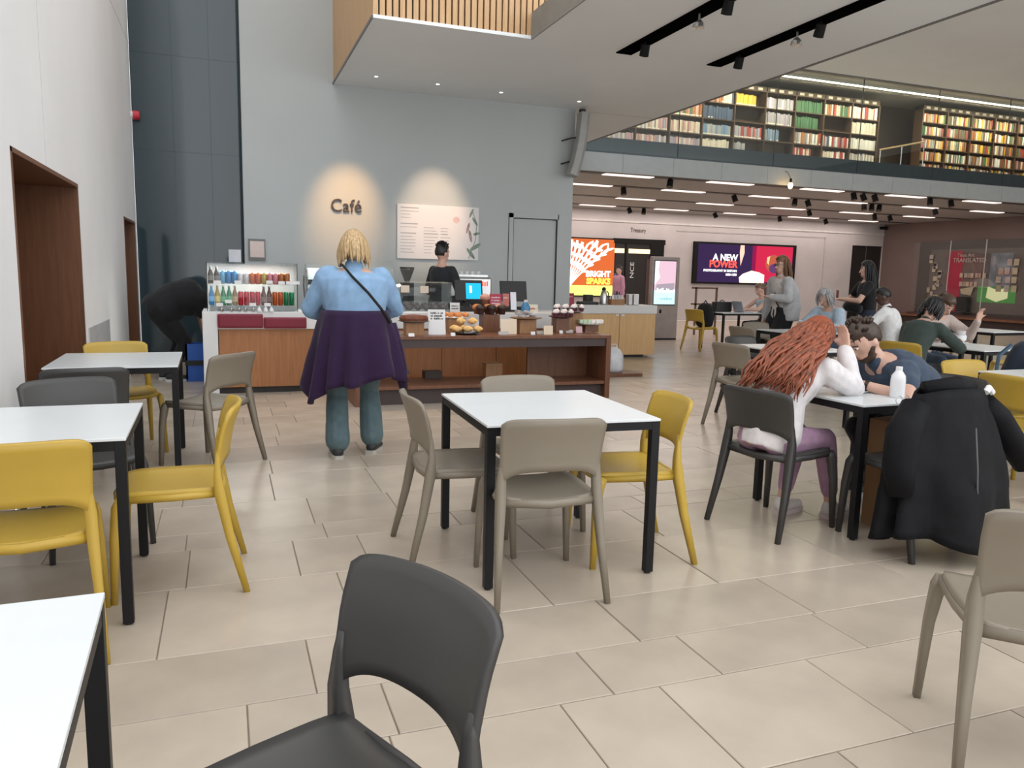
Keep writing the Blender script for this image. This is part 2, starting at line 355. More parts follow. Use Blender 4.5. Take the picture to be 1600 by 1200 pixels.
# linear lamps in the hall ceiling
lamp_e = EM('lamp_diffuser', (1.0, .78, .70), 1.0); slot_m = M('slot_dark', (.06, .055, .055), .6)
for yr in (14.78, 16.65, 19.0, 21.3):
    rw = tag(thing('linear_light', {14.78: 'row of ceiling lamps right behind the balcony fascia', 16.65: 'second row of hall ceiling lamps behind the fascia', 19.0: 'third row of hall ceiling lamps behind the fascia', 21.3: 'row of ceiling lamps closest to the far pale wall'}[yr], 'ceiling light', (0, yr, 3.5), group='linear lamps of the hall'), None)
    MB().box(5.4, 22.7, -.11, .11, -.012, -.0005).build('slot', slot_m, rw)
    for k in range(6):
        x0 = 7.4 + 2.53*k; MB().box(x0, x0+1.13, -.1, .1, -.03, -.012).build('diffuser', lamp_e, rw)

# ================================================================ chairs and tables
CC = {'taupe': M('plastic_taupe', (.235, .20, .152), .42, var=.03), 'yellow': M('plastic_mustard', (.50, .325, .045), .42, var=.03), 'grey': M('plastic_charcoal', (.046, .044, .042), .42, var=.04)}
def chair_parts():
    P = []
    def seat(u, v):
        a = (u-.5)*2; b = (v-.5)*2
        w = .222*(1 - .05*max(0, b)) * (1 - .06*abs(b)**6); y = b*.215 + .015
        x = a*w*(1 - .04*abs(a)**8)
        z = .448 - .016*(1-a*a)*(1-.3*b) - .03*max(0, b-.6)**2*4*.4 + (.006*abs(a)**4)
        return Vector((x, y - .02*abs(a)**6*(1 if b > 0 else -1)*abs(b), z))
    P.append(('seat', MB().grid(seat, 12, 12, .026), .006))
    def yb(z): # back profile
        pts = [(.44, -.188), (.52, -.178), (.60, -.180), (.70, -.200), (.80, -.235)]
        for (z0, y0), (z1, y1) in zip(pts[:-1], pts[1:]):
            if z <= z1: t = (z-z0)/(z1-z0); return y0+(y1-y0)*t
        return pts[-1][1]
    def back(u, v):
        a = (u-.5)*2
        lo = .575 - .055*abs(a)**4; hi = .804 - .024*abs(a)**12 - .005*a*a
        z = lo + (hi-lo)*v; w = .215 + .012*v
        return Vector((a*w, yb(z) - .045*(1-a*a), z))
    P.append(('backrest', MB().grid(back, 26, 8, .017), .005))
    for s in (-1, 1):
        P.append(('leg', MB().tube([(s*.243, -.285, 0), (s*.226, -.222, .25), (s*.214, -.186, .44), (s*.211, -.178, .52), (s*.207, -.181, .60), (s*.207, -.187, .64)], [.0105, .0145, .019, .019, .013, .008], 8, (0, 1, 0), ry=[.0125, .018, .022, .015, .0088, .0065], sq=True, ang0=math.pi/4), .004))
        P.append(('leg', MB().tube([(s*.226, .232, 0), (s*.214, .222, .28), (s*.203, .207, .405), (s*.198, .19, .44)], [.0105, .0145, .018, .015], 8, (0, 1, 0), ry=[.0125, .017, .022, .02], sq=True, ang0=math.pi/4), .004))
        P.append(('side_rail', MB().tube([(s*.207, -.19, .437), (s*.21, 0, .432), (s*.2, .2, .432)], .013, 6, (0, 0, 1), ry=.017), 0))
    P.append(('rear_rail', MB().tube([(-.207, -.188, .436), (0, -.203, .425), (.207, -.188, .436)], .012, 6, (0, 0, 1), ry=.02), 0))
    return P
CHM = {}
for cn, cm in CC.items(): CHM[cn] = [(n, mb.mesh(n, cm, True), bv) for n, mb, bv in chair_parts()]
NMC = {'taupe': 'taupe', 'yellow': 'mustard yellow', 'grey': 'charcoal grey'}
def chair(c, x, y, deg, label):
    t = thing('cafe_chair', NMC[c] + ' moulded plastic chair ' + label, 'chair', (x, y, 0), D(deg))
    for n, me, bv in CHM[c]: link(n, me, t)
    return t
chair('taupe', 1.29, 3.12, -6, 'showing its whole back at the middle table')
chair('taupe', 1.075, 3.66, -92, 'at the middle table, opposite the yellow one')
chair('taupe', 1.58, 3.93, 180, 'behind the middle table, only its top showing')
chair('yellow', 1.875, 3.375, 82, 'at the middle table among taupe ones')
chair('grey', .125, 1.29, 114, 'alone in the open floor beside the nearest table corner')
chair('taupe', 2.215, 1.50, -35, 'standing by itself near the black coat')
chair('yellow', -.69, 3.14, 5, 'with its back turned, at the table by the wide doorway')
chair('yellow', -.23, 3.63, 90, 'side-on at the table by the wide doorway')
chair('grey', -.675, 4.27, 204, 'behind the table by the wide doorway, facing the yellow one')
chair('grey', -.80, 5.19, 9, 'back to back with another charcoal chair by the white wall')
chair('yellow', -.73, 6.40, 198, 'behind the far wall-side table, in front of the smoked glass')
chair('taupe', -.13, 5.84, 48.6, 'turned askew at the end of the far wall-side table')
chair('grey', 2.93, 3.52, -75.5, 'under the red-haired person')
chair('grey', 3.42, 3.06, 0, 'with a black coat hung over its back')
chair('grey', 4.19, 3.66, 84, 'under the person in the navy t-shirt')
chair('grey', 5.1, 6.55, 192, 'behind the empty table past the red-haired person')
chair('taupe', 4.6, 6.05, -80, 'side-on at the empty table past the red-haired person')
chair('taupe', 6.33, 8.2, -85, 'beside the small table in front of the person in glasses')
chair('taupe', 6.98, 8.78, 184, 'behind the small table in front of the person in glasses')
chair('yellow', 8.72, 12.95, -75, 'carrying a black backpack at the laptop table')
chair('yellow', 5.4, 4.20, 180, 'tucked into the table behind the coat')
chair('yellow', 5.08, 3.62, -88, 'with its wide back beside the coat')
chair('yellow', 6.62, 6.02, -80, 'under the person with the black bob')
chair('taupe', 6.42, 4.75, 25, 'next to the blue-black backpack')
chair('yellow', 9.15, 6.75, 60, 'half hidden past the mug table')
chair('taupe', 10.5, 8.75, 190, 'behind the small white table near the display case')
chair('taupe', 10.2, 13.0, 88, 'under the person typing at the laptop')
chair('taupe', 7.75, 8.42, 100, 'under the grey-haired person')
chair('taupe', 8.55, 8.25, 40, 'under the person in the white shirt')
chair('taupe', 7.92, 6.98, 178, 'under the person in the pale blouse')
twhite = M('laminate_white', (.70, .725, .735), .30, var=.015); tblack = M('table_black', (.006, .006, .007), .45, spec=.3)
def table(cx, cy, deg, label, sx=.84, sy=.84, h=.745):
    t = thing('cafe_table', label, 'table', (cx, cy, 0), D(deg))
    hx, hy = sx/2, sy/2
    MB().box(-hx, hx, -hy, hy, h-.012, h).build('table_top', twhite, t, bevel=.002)
    f = MB()
    for s in (-1, 1): f.box(-hx+.003, hx-.003, s*(hy-.018)-.015, s*(hy-.018)+.015, h-.05, h-.012); f.box(s*(hx-.018)-.015, s*(hx-.018)+.015, -hy+.033, hy-.033, h-.05, h-.012)
    f.build('apron', tblack, t)
    MB().box(-hx, hx, -hy, hy, h-.0135, h-.0122).build('edge_band', tblack, t)
    for s in (-1, 1):
        for q in (-1, 1):
            lx, ly = s*(hx-.0215), q*(hy-.0215); g = MB().box(lx-.02, lx+.02, ly-.02, ly+.02, .008, h-.0125).build('leg', tblack, t, bevel=.002)
            MB().cyl((lx, ly, 0), (lx, ly, .008), .015, n=10).build('foot', black, g)
    return t
table(1.47, 3.515, -2.5, 'white square table on thin black legs in the middle of the floor', .83, .9)
table(-.757, 3.58, 1, 'white square table on black legs by the wide timber doorway', .77, .82)
table(-.635, 1.23, 2, 'white square table beside the lone charcoal chair', .82, .8)
table(-.70, 5.93, 1, 'white square table on black legs between the two doorways', .78, .9)
table(3.545, 3.56, 2, 'white square table with a milk bottle where two people lean together', .83, .82)
table(5.15, 6.1, 0, 'empty white table behind the red-haired person', .8, .8)
table(6.98, 8.1, 0, 'small white table before the person in glasses', .8, .8)
table(5.76, 3.82, 2, 'empty white table between the yellow chairs behind the coat', .84, .86)
table(7.4, 5.98, 4, 'white table with a cup on it by the person with the black bob', .8, .82)
table(10.35, 8.2, 5, 'small white table near the display case', .8, .8)
table(9.45, 13.0, 3, 'dark-edged table with an open laptop by the far yellow chair', .95, .7)

# ================================================================ cafe counter
oakr = wood('counter_oak', (.33, .135, .05), (.44, .19, .075), .42); walnut = wood('table_walnut', (.13, .05, .024), (.19, .078, .038), .38)
corian = M('worktop_white', (.74, .74, .74), .3, var=.015); dark = M('dark_recess', (.03, .026, .026), .6)
steel = M('brushed_steel', (.6, .6, .6), .28, 1.0, var=.05); card = M('card_white', (.78, .78, .78), .6, var=.02); ink = M('ink_dark', (.06, .06, .06), .7)
cream = M('card_cream', (.80, .66, .50), .6, var=.03); crim = M('sign_crimson', (.42, .025, .07), .5, var=.04)
YC = 9.05
ct = thing('service_counter', 'long oak-fronted cafe counter with a white top', 'counter', (0, YC, 0))
MB().box(-.24, -.085, 0, .75, 0, .915).build('end_panel', corian, ct, bevel=.006)
MB().box(-.085, 4.25, .0, .75, .72, .915).build('worktop', corian, ct, bevel=.006)
MB().box(-.08, 4.2, .06, .7, 0, .07).build('plinth', dark, ct)
xs = [-.08, .98, 1.75, 2.45, 3.15, 3.72, 4.22]
for a, b in zip(xs[:-1], xs[1:]): MB().box(a+.003, b-.003, .03, .06, .07, .72).build('front_panel', oakr, ct, bevel=.002)
MB().box(-.08, 4.22, .06, .7, .07, .72).build('carcass', dark, ct)
# drinks showcase
gcl = GL('case_glass', (.96, .985, .98), -.02)
dc = thing('drinks_showcase', 'glass showcase of cans and bottles on the white counter', 'display case', (0, YC, .915))
MB().box(-.18, .76, .43, .45, 0, .52).build('back_panel', M('case_back', (.34, .33, .33), .4), dc)
for z in (.015, .30): MB().box(-.17, .75, .05, .43, z-.008, z).build('shelf', gcl, dc)
MB().box(-.185, -.178, .02, .45, 0, .53).build('side_glass', gcl, dc); MB().box(.758, .765, .02, .45, 0, .53).build('side_glass', gcl, dc); MB().box(-.185, .765, .015, .022, 0, .53).build('front_glass', gcl, dc); MB().box(-.185, .765, .015, .45, .53, .537).build('top_glass', gcl, dc)
for x in (-.186, .76): MB().box(x, x+.007, .012, .02, 0, .535).build('edge', black, dc)
def can(x, y, z, col, label, h=.125, r=.031):
    t = thing('drink_can', label, 'can', (x, y, z), 0, 'drinks in the showcase')
    MB().lathe([(r*.8, 0), (r, .008), (r, h-.014), (r*.82, h)], n=14).build('body', M('can_'+col[0], col[1], .3, .35, var=.12, scale=14), t, smooth=True)
    MB().lathe([(r*.8, h), (r*.8, h+.003)], n=14).build('lid', steel, t); MB().box(-.008, .008, -.012, .008, h+.003, h+.005).build('tab', steel, t)
def bottle(x, y, z, col, label, h=.2, r=.029, capc=None):
    t = thing('drink_bottle', label, 'bottle', (x, y, z), 0, 'drinks in the showcase')
    MB().lathe([(r*.9, 0), (r, .01), (r, h*.55), (r*.45, h*.78), (r*.38, h*.93)], n=14).build('body', M('btl_'+col[0], col[1], .12, var=.15, scale=10), t, smooth=True)
    MB().lathe([(r*.44, h*.93), (r*.44, h)], n=12).build('cap', capc or steel, t); MB().lathe([(r*1.02, h*.18), (r*1.02, h*.45)], n=14).build('paper_label', M('lbl_'+col[0], tuple(min(.85, c*1.6+.12) for c in col[1]), .6), t)
cw = {'blue': (.05, .22, .50), 'white': (.66, .60, .62), 'orange': (.55, .10, .02), 'gold': (.42, .28, .03), 'pink': (.60, .22, .26), 'rust': (.38, .12, .03), 'red': (.52, .02, .04), 'tan': (.30, .17, .07), 'black': (.02, .02, .025), 'green': (.02, .22, .09), 'cola': (.10, .03, .02), 'sky': (.15, .38, .62)}
row1 = [('black', 2), ('sky', 1), ('blue', 2), ('white', 2), ('orange', 2), ('gold', 1), ('pink', 2), ('rust', 2)]
x = -.145; zc = .915+.30
for c, k in row1:
    for i in range(k):
        if c == 'black': bottle(x, YC+.12, zc, ('dark', (.05, .035, .03)), 'dark bottle at the end of the showcase top shelf', .19)
        else: can(x, YC+.12, zc, (c, cw[c]), c + ' drink can on the showcase top shelf', .14 if c in ('sky', 'blue') else .125)
        x += .062
x = -.14; zc = .915+.015
for c, k, kind in [('blue', 1, 'b'), ('gold', 1, 'b'), ('green', 2, 'b'), ('tan', 1, 'b'), ('red', 4, 'c'), ('cola', 2, 'b'), ('orange', 2, 'c'), ('green', 2, 'c')]:
    for i in range(k):
        if kind == 'b': bottle(x, YC+.11, zc+.05, (c+'b', cw[c]), c + ' glass bottle on the showcase bottom shelf', .215)
        else: can(x, YC+.11, zc+.05, (c, cw[c]), c + ' drink can on the showcase bottom shelf', .15, .029)
        x += .0605
MB().box(-.16, .74, .055, .17, .006, .065).build('riser', M('case_back', (.16,.15,.15)), dc)
for px, py in ((340, 441), (372, 441), (421, 441), (440, 442), (452, 442), (463, 442), (343, 476), (357, 471), (395, 476), (418, 476)):
    p = ony(px, py, YC+.01); MB().box(p.x-.035, p.x+.035, .005, .009, p.z-.915-.018, p.z-.915+.018).build('price_tag', card, dc)
# sheets standing on the showcase and on the wall
p = ony(367, 399, YC+.3); sh = MB().box(p.x-.065, p.x+.065, YC+.3, YC+.306, .915+.537, .915+.537+.14).build('notice_card', M('acrylic_grey', (.42, .43, .46), .3)); tag(sh, 'blank grey acrylic card standing on the drinks showcase', 'card')
t = thing('notice_holder', 'framed notice in a grey holder on the grey wall', 'notice', (0, YW, 0))
a, b = ony(388, 373, YW), ony(415, 407, YW); MB().box(a.x, b.x, -.03, 0, b.z, a.z).build('holder', M('holder_grey', (.16, .16, .16), .4), t); MB().box(a.x+.02, b.x-.015, -.034, -.03, b.z+.04, a.z-.03).build('sheet', M('sheet_pink', (.70, .58, .54)), t)
# crimson trays on the counter edge
for i, (a, b, zl) in enumerate(((340, 411, 0.0), (412, 479, -.03))):
    x0, x1 = ony(a, 500, YC-.02).x, ony(b, 500, YC-.02).x
    t = thing('serving_tray', ('taller' if i == 0 else 'lower') + ' crimson tray propped on its edge against the counter front', 'tray', (0, YC-.035, .735+zl*.2), 0, 'crimson trays')
    MB().box(x0, x1, 0, .03, 0, .155+zl).build('base', M('tray_crimson', (.20, .012, .03), .45), t, bevel=.02, seg=3)
    MB().box(x0+.02, x1-.02, -.006, .0, .02, .135+zl).build('inner_face', M('tray_crimson', (.2, .012, .03)), t, bevel=.004)
for i, px in enumerate((347, 362, 374, 384, 396)):
    p = ony(px, 487, YC+.03); t = thing('spoon_jar', 'small steel sauce pot in a row behind the crimson trays', 'pot', (p.x, YC+.0, .915), 0, 'row of small pots'); MB().lathe([(.012, 0), (.018, .03), (.014, .035)], n=10).build('pot', steel, t); MB().lathe([(.003, .03), (.003, .06), (.006, .064)], n=6).build('spoon', steel, t)
for px in (405, 415, 424): p = ony(px, 488, YC+.03); t = thing('sugar_pourer', 'white cone-shaped pourer behind the crimson trays', 'pourer', (p.x, YC+.0, .915), 0, 'white pourers'); MB().lathe([(.025, 0), (.024, .02), (.008, .05)], n=12).build('cone', card, t); MB().lathe([(.006, .05), (.005, .062)], n=8).build('nozzle', card, t)
# second glass case with serving gear
g2 = thing('glass_screen', 'glass screen in front of the coffee gear on the counter', 'glass screen', (0, YC, .915))
MB().box(.86, 1.85, .03, .037, 0, .53).build('front_glass', gcl, g2); MB().box(.86, 1.85, .03, .2, .53, .537).build('top_glass', gcl, g2)
for x in (.86, 1.45, 1.845): MB().box(x, x+.006, .03, .2, 0, .53).build('side_glass', gcl, g2)
cm = thing('coffee_machine', 'chrome coffee machine behind the glass screen', 'coffee machine', (1.12, YC+.52, .915))
MB().box(-.22, .3, -.12, .2, .08, .5).build('body', M('chrome', (.75, .75, .74), .18, .9), cm, bevel=.02); MB().box(-.2, .28, -.16, -.12, .06, .1).build('drip_tray', steel, cm); MB().box(-.2, .28, -.2, -.1, .3, .36).build('group_head', black, cm)
for x in (-.1, .15): MB().cyl((x, -.2, .3), (x, -.32, .27), .014).build('portafilter', black, cm)
MB().tube([(-.25, -.15, .4), (-.26, -.2, .3), (-.25, -.22, .15)], .008).build('steam_wand', black, cm)
# coffee grinder, espresso machine at the wall
gr = thing('coffee_grinder', 'coffee grinder with a clear cone hopper by the wall', 'grinder', (ony(636, 440, 10.9).x, 10.9, .92))
MB().box(-.08, .08, -.1, .1, 0, .32).build('body', black, gr, bevel=.01); MB().lathe([(.03, .32), (.10, .50), (.10, .52)], n=14).build('hopper', M('hopper_smoke', (.16, .15, .14), .2), gr); MB().lathe([(.105, .52), (.105, .535)], n=14).build('lid', black, gr); MB().box(-.02, .02, -.16, -.1, .15, .19).build('spout', black, gr)
bc = thing('back_counter', 'grey back counter along the cafe wall', 'counter', (0, 10.75, 0)); MB().box(1.4, 4.0, .0, .74, 0, .88).build('carcass', grey_w, bc); MB().box(1.4, 4.0, -.02, .74, .88, .92).build('worktop', steel, bc)
em = thing('espresso_machine', 'wide steel espresso machine with red lettering beside the barista', 'coffee machine', (ony(727, 440, 10.9).x, 10.95, .92))
MB().box(-.36, .36, -.22, .22, .12, .42).build('body', steel, em, bevel=.03); MB().box(-.34, .34, -.25, -.2, .05, .1).build('drip_tray', black, em); MB().box(-.36, .36, -.21, .22, 0, .12).build('base', black, em); MB().box(-.3, .3, -.18, .2, .42, .45).build('cup_rail', steel, em)
strokes_at = MB()
for i in range(9): strokes_at.box(.0+.034*i, .016+.034*i, -.226, -.222, .29, .36-.012*(i % 2))
strokes_at.build('red_lettering', EM('sign_red', (1, .08, .04), 1.2), em)
for i in range(6):
    t = thing('coffee_cup', 'white coffee cup stacked on top of the espresso machine', 'cup', (em.location.x-.22+.085*i, 10.95, 1.37), 0, 'cups on the espresso machine'); MB().lathe([(.022, 0), (.034, .05), (.032, .05), (.02, .004)], n=12).build('bowl', card, t); MB().tube([(.032, 0, .042), (.05, 0, .035), (.048, 0, .016), (.028, 0, .012)], .004, 6).build('handle', card, t)
wp = MB().box(ony(747, 440, YW).x, ony(770, 440, YW).x, YW-.012, YW-.0, 1.05, ony(758, 432, YW).z).build('splash_panel', M('panel_pale', (.5, .52, .5), .5)); tag(wp, 'pale splash panel on the grey wall behind the tills', 'panel')
# tills and signs on the counter
def till(px, label, scr, sw):
    p = ony(px, 470, YC+.3); t = thing('till', label, 'till', (p.x, YC+.3, .915))
    MB().box(-.18, .18, -.05, .2, 0, .06).build('drawer', black, t, bevel=.006); MB().box(-.03, .03, .05, .09, .06, .2).build('stand', black, t); MB().obox((0, .03, .26), (.36, .03, .26), 0, D(-12)).build('monitor', black, t, bevel=.006)
    if scr: MB().obox((.06, .013, .255), (.2, .004, .2), 0, D(-12)).build('screen', scr, t); MB().obox((.02, .009, .275), (.03, .003, .09), 0, D(-12)).build('screen_icon', EM('icon_white', (.9, .95, 1), 1.2), t)
till(733, 'black till with a bright blue customer screen', EM('screen_cyan', (.02, .42, .75), 1.1), .2)
till(803, 'black till behind the leaflets', None, .2)
def strokes(parent, w, h, z0, yf, mat, seed, wob=.35):
    # a line of writing too small to read: upright dashes of uneven height, joined as one printed line
    r_ = random.Random(seed*7+3); m = MB(); x = -w/2
    while x < w/2:
        b = r_.uniform(.3, .8)*h*.5; hh = h*r_.uniform(1-wob, 1)
        if r_.random() > .14: m.box(x, min(w/2, x+b), yf(z0)-.0008, yf(z0), z0, z0+hh)
        x += b+h*.16
    return m.build('text_line', mat, parent)
def stand_card(px, py, w, h, mat, label, zb=.915, Y=YC+.12, tilt=-8, txt=(), tm=None, cat='sign', name='counter_sign'):
    p = ony(px, py, Y); t = thing(name, label, cat, (p.x, Y, zb)); L = D(tilt)
    MB().obox((0, .0+h*.5*math.sin(-L), h/2), (w, .006, h), 0, L).build('panel', mat, t)
    MB().box(-w*.3, w*.3, -.002, .05, 0, .005).build('foot', mat, t)
    for i, (n_, sz, fz) in enumerate(txt): strokes(t, w*.72, sz*.62, h*fz, lambda z: -.0045+z*math.sin(-L), tm or ink, n_)
    return t
wink = M('ink_white', (.85, .8, .8), .6)
stand_card(775, 470, .155, .20, crim, 'crimson counter sign with three lines of white lettering', .915+.03, YC+.02, -6, ((1, .03, .74), (2, .03, .56), (3, .03, .38), (4, .03, .2)), wink)
stand_card(791, 460, .085, .15, M('sign_coral', (.50, .14, .12), .5), 'small coral sign beside the crimson one', 1.0, YC+.06, -6, ((5, .03, .6),), wink)
stand_card(803, 470, .075, .22, M('leaflet_white', (.75, .78, .85), .5), 'white and blue leaflet standing before the till', .95, YC+.04, -10)
stand_card(752, 470, .16, .07, crim, 'low crimson sign by the muffins', .915, YC+.0, -6)
bb = thing('squash_bottle', 'squat blue bottle on the counter near the crimson signs', 'bottle', (ony(818, 470, YC+.1).x+.03, YC+.1, .915)); MB().lathe([(.055, 0), (.06, .02), (.06, .07), (.03, .12), (.022, .13)], n=16).build('body', M('bottle_blue', (.06, .22, .42), .15), bb, smooth=True); MB().lathe([(.024, .13), (.024, .16)], n=12).build('cap', card, bb)
stand_card(833, 478, .14, .1, M('box_cream', (.66, .62, .5)), 'cream snack box with red lettering on the counter', .915, YC+.15, -14, ((6, .04, .35),), M('ink_red', (.5, .03, .03)))
# ---- pastry case left of the tills
pc = thing('pastry_case', 'curved glass pastry case behind the display table', 'display case', (0, YC-.0, .915))
x0, x1 = ony(622, 470, YC).x, ony(707, 470, YC).x
MB().grid(lambda u, v: Vector((x0+(x1-x0)*u, .02+.22*(1-math.cos(v*1.5)), .36*math.sin(v*1.5)/1.0)), 2, 8, .006).build('curved_glass', gcl, pc)
for x in (x0, x1): MB().box(x-.004, x+.004, .02, .5, 0, .36).build('side_glass', gcl, pc)
MB().box(x0, x1, .05, .5, .0, .015).build('base_tray', steel, pc)
for px, py in ((632, 451), (662, 452)): p = ony(px, py, YC+.1); MB().box(p.x-.05, p.x+.05, .06, .065, p.z-.915-.045, p.z-.915+.04).build('price_card', M('price_peach', (.72, .6, .48)), pc)
choc = M('chocolate', (.035, .016, .012), .45, var=.3, scale=30, bump=.4); gold = M('pastry_gold', (.78, .48, .18), .55, var=.25, scale=25, bump=.4); orange = M('muffin_orange', (.60, .22, .06), .6, var=.25, scale=25, bump=.4); berry = M('brownie', (.16, .045, .02), .6, var=.3, scale=40, bump=.5)
rp = random.Random(11)
for i in range(12):
    x = x0+.06+(x1-x0-.12)*(i % 6)/5; yy = YC+.16+.13*(i//6)
    b = MB().ell((0, 0, 0), (.04, .05, .034), nu=10, nv=6).build('chocolate_pastry', choc, loc=(x, yy, .93+.034+.03*(i//6)), rot=(0, 0, rp.uniform(0, 3)), smooth=True); tag(b, 'dark chocolate pastry piled in the glass case', 'pastry', 'chocolate pastries')
# ---- walnut display table
dt = thing('display_table', 'long walnut display table laden with cakes', 'table', (0, 7.9, 0))
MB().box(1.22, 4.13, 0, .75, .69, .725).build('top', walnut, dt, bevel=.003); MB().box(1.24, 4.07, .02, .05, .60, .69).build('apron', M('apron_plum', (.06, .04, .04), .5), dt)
MB().box(4.07, 4.13, 0, .75, 0, .69).build('end_panel', walnut, dt, bevel=.003); MB().box(1.22, 1.28, 0, .75, 0, .69).build('end_panel', walnut, dt, bevel=.003)
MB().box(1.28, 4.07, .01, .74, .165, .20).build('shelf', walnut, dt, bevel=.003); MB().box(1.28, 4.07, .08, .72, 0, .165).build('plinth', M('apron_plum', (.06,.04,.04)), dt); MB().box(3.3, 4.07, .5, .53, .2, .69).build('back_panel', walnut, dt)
box_oak = wood('riser_oak', (.30, .15, .06), (.40, .21, .095), .5)
def riser(px, py, w, h, d=.16, mat=None, name='riser_box', label='', zb=.725, cat='box', Y=None):
    p = onz(px, py, zb)
    if p.y+d > 8.62: p = ony(px, py, 8.62-d)
    t = thing(name, label, cat, (p.x, p.y+d/2, zb))
    m = mat or box_oak; e = .012
    MB().box(-w/2, w/2, -d/2, d/2, h-e, h).build('lid', m, t); MB().box(-w/2, w/2, -d/2, -d/2+e, 0, h-e).build('front', m, t); MB().box(-w/2, w/2, d/2-e, d/2, 0, h-e).build('back', m, t); MB().box(-w/2, -w/2+e, -d/2+e, d/2-e, 0, h-e).build('side', m, t); MB().box(w/2-e, w/2, -d/2+e, d/2-e, 0, h-e).build('side', m, t)
    return Vector((p.x, p.y+d/2, zb+h))
R1 = riser(649, 524, .19, .13, label='oak riser box under the round granola cake')
R2 = riser(714, 508, .2, .15, label='oak riser box under the orange pastries', d=.2); R3 = riser(768, 508, .2, .20, label='oak riser box under the muffins', mat=walnut)
R4 = riser(825, 521, .2, .155, label='oak riser box under the basket of wrapped cakes'); R5 = riser(879, 520, .16, .17, label='walnut riser box under the lower cupcakes', mat=walnut, d=.12); R6 = riser(890, 508, .34, .22, label='wide oak riser box under the upper cupcakes', d=.16)
R7 = riser(925, 519, .17, .08, label='low walnut riser box under the green cakes', mat=walnut)
riser(678, 583, .2, .08, label='dark box lying on the lower shelf', zb=.2, mat=M('box_dark', (.05, .035, .025), .6)); riser(772, 588, .2, .16, label='oak crate standing on the lower shelf', zb=.2); riser(880, 586, .26, .22, label='dark crate in the corner of the lower shelf', zb=.2, mat=M('box_dark', (.05,.035,.025)))
def plate(px, py, z, r, mat, label, name='cake_plate', on=None):
    p = onz(px, py, z); p = on if on else Vector((p.x, p.y+r, z)); z = p.z; t = thing(name, label, 'plate', p); MB().lathe([(r*.6, 0), (r, .018), (r*.97, .022), (r*.6, .008)], n=24).build('dish', mat, t, smooth=True); MB().lathe([(r*.45, -.0), (r*.45, .003)], n=16).build('foot_ring', mat, t); return p.copy()
wick = M('wicker', (.20, .11, .05), .7, var=.4, scale=60, bump=.6)
c = plate(640, 508, .865, .17, M('slate', (.1, .09, .08)), 'slate plate of the round granola cake', on=R1)
b = MB().lathe([(.15, .022), (.155, .05), (.14, .075), (.05, .085)], n=24).build('granola_cake', berry, loc=c); tag(b, 'round crumbly brown granola cake on its plate', 'cake')
c = plate(716, 488, .875, .16, card, 'white plate of orange pastries', on=R2)
for i in range(6): b = MB().ell((0, 0, 0), (.05, .035, .03), nu=10, nv=6).build('danish', orange, loc=(c.x-.11+.045*i, c.y+.05*(-1)**i, c.z+.045), rot=(0, 0, i), smooth=True); tag(b, 'orange-brown danish on the white plate', 'pastry', 'danish pastries')
c = plate(735, 524, .726, .15, black, 'black slate plate of golden croissants')
def croissant(loc, rz):
    pts = [(math.cos(a)*.042, math.sin(a)*.036-.02, .0) for a in np.linspace(.1, math.pi-.1, 9)]
    m = MB().tube(pts, [.009, .018, .027, .034, .037, .034, .027, .018, .009], 8); b = m.build('croissant', gold, loc=loc, rot=(0, 0, rz), smooth=True); tag(b, 'golden croissant heaped on the black slate', 'pastry', 'croissants on slate')
for i, (qx, qy, qz) in enumerate([(-.12, -.06, 0), (.0, -.06, 0), (.12, -.06, 0), (-.12, .07, 0), (0, .07, 0), (.12, .07, 0), (-.06, .0, .085), (.07, .0, .085)]): croissant((c.x+qx, c.y+qy, c.z+.062+qz), .25*(-1)**i)
for i in range(7):
    t = thing('muffin', ('dark-wrapped' if i < 3 else 'orange-topped') + ' muffin in the pile on the walnut riser', 'muffin', (R3.x-.13+.13*(i % 3)+(.05 if i > 5 else 0), R3.y-.065+.13*((i//3) % 2), R3.z+(.12 if i > 5 else 0)), 0, 'muffins'); mt = choc if i < 3 else orange if i < 5 else M('muffin_pink', (.6, .3, .22), .6)
    MB().lathe([(.035, 0), (.052, .07)], n=12).build('paper_cup', choc if i < 3 else berry, t); MB().ell((0, 0, .075), (.062, .062, .042), nu=12, nv=6).build('crown', mt, t, smooth=True)
c = plate(827, 503, .881, .19, wick, 'round wicker basket plate of wrapped cakes', 'wicker_plate', R4)
for i in range(10): b = MB().obox((0, 0, 0), (.09, .05, .03)).build('wrapped_cake', M('film_grey', (.42, .40, .40), .25, var=.3, scale=20), loc=(c.x+.09*math.cos(i*1.9), c.y+.09*math.sin(i*1.9), c.z+.04+.025*(i//4)), rot=(.2*math.sin(i), .2*math.cos(i), i), bevel=.006); tag(b, 'film-wrapped cake slice in the wicker basket', 'cake', 'wrapped cakes')
def cupcake(x, y, z, top, label, grp):
    t = thing('cupcake', label, 'cupcake', (x, y, z), 0, grp); MB().lathe([(.022, 0), (.031, .04)], n=12).build('case', M('case_plum', (.10, .02, .04), .6), t); MB().lathe([(.033, .038), (.034, .055), (.02, .075), (.006, .085)], n=12).build('icing', top, t, smooth=True)
icing = M('icing_white', (.80, .74, .72), .45); mint = M('icing_mint', (.50, .62, .45), .5)
c = plate(878, 496, .925, .19, M('dark_plate', (.08, .03, .03), .4), 'dark plate of the upper cupcakes', on=R6)
for i in range(7): cupcake(c.x-.17+.056*i, c.y-.05+.07*(i % 2), c.z+.022, icing, 'white-iced cupcake on the upper dark plate', 'upper cupcakes')
c = plate(879, 506, .895, .15, M('dark_plate', (.08,.03,.03)), 'dark plate of the lower cupcakes', on=R5)
for i in range(5): cupcake(c.x-.10+.05*i, c.y-.06+.055*(i % 2), c.z+.022, icing, 'white-iced cupcake on the lower dark plate', 'lower cupcakes')
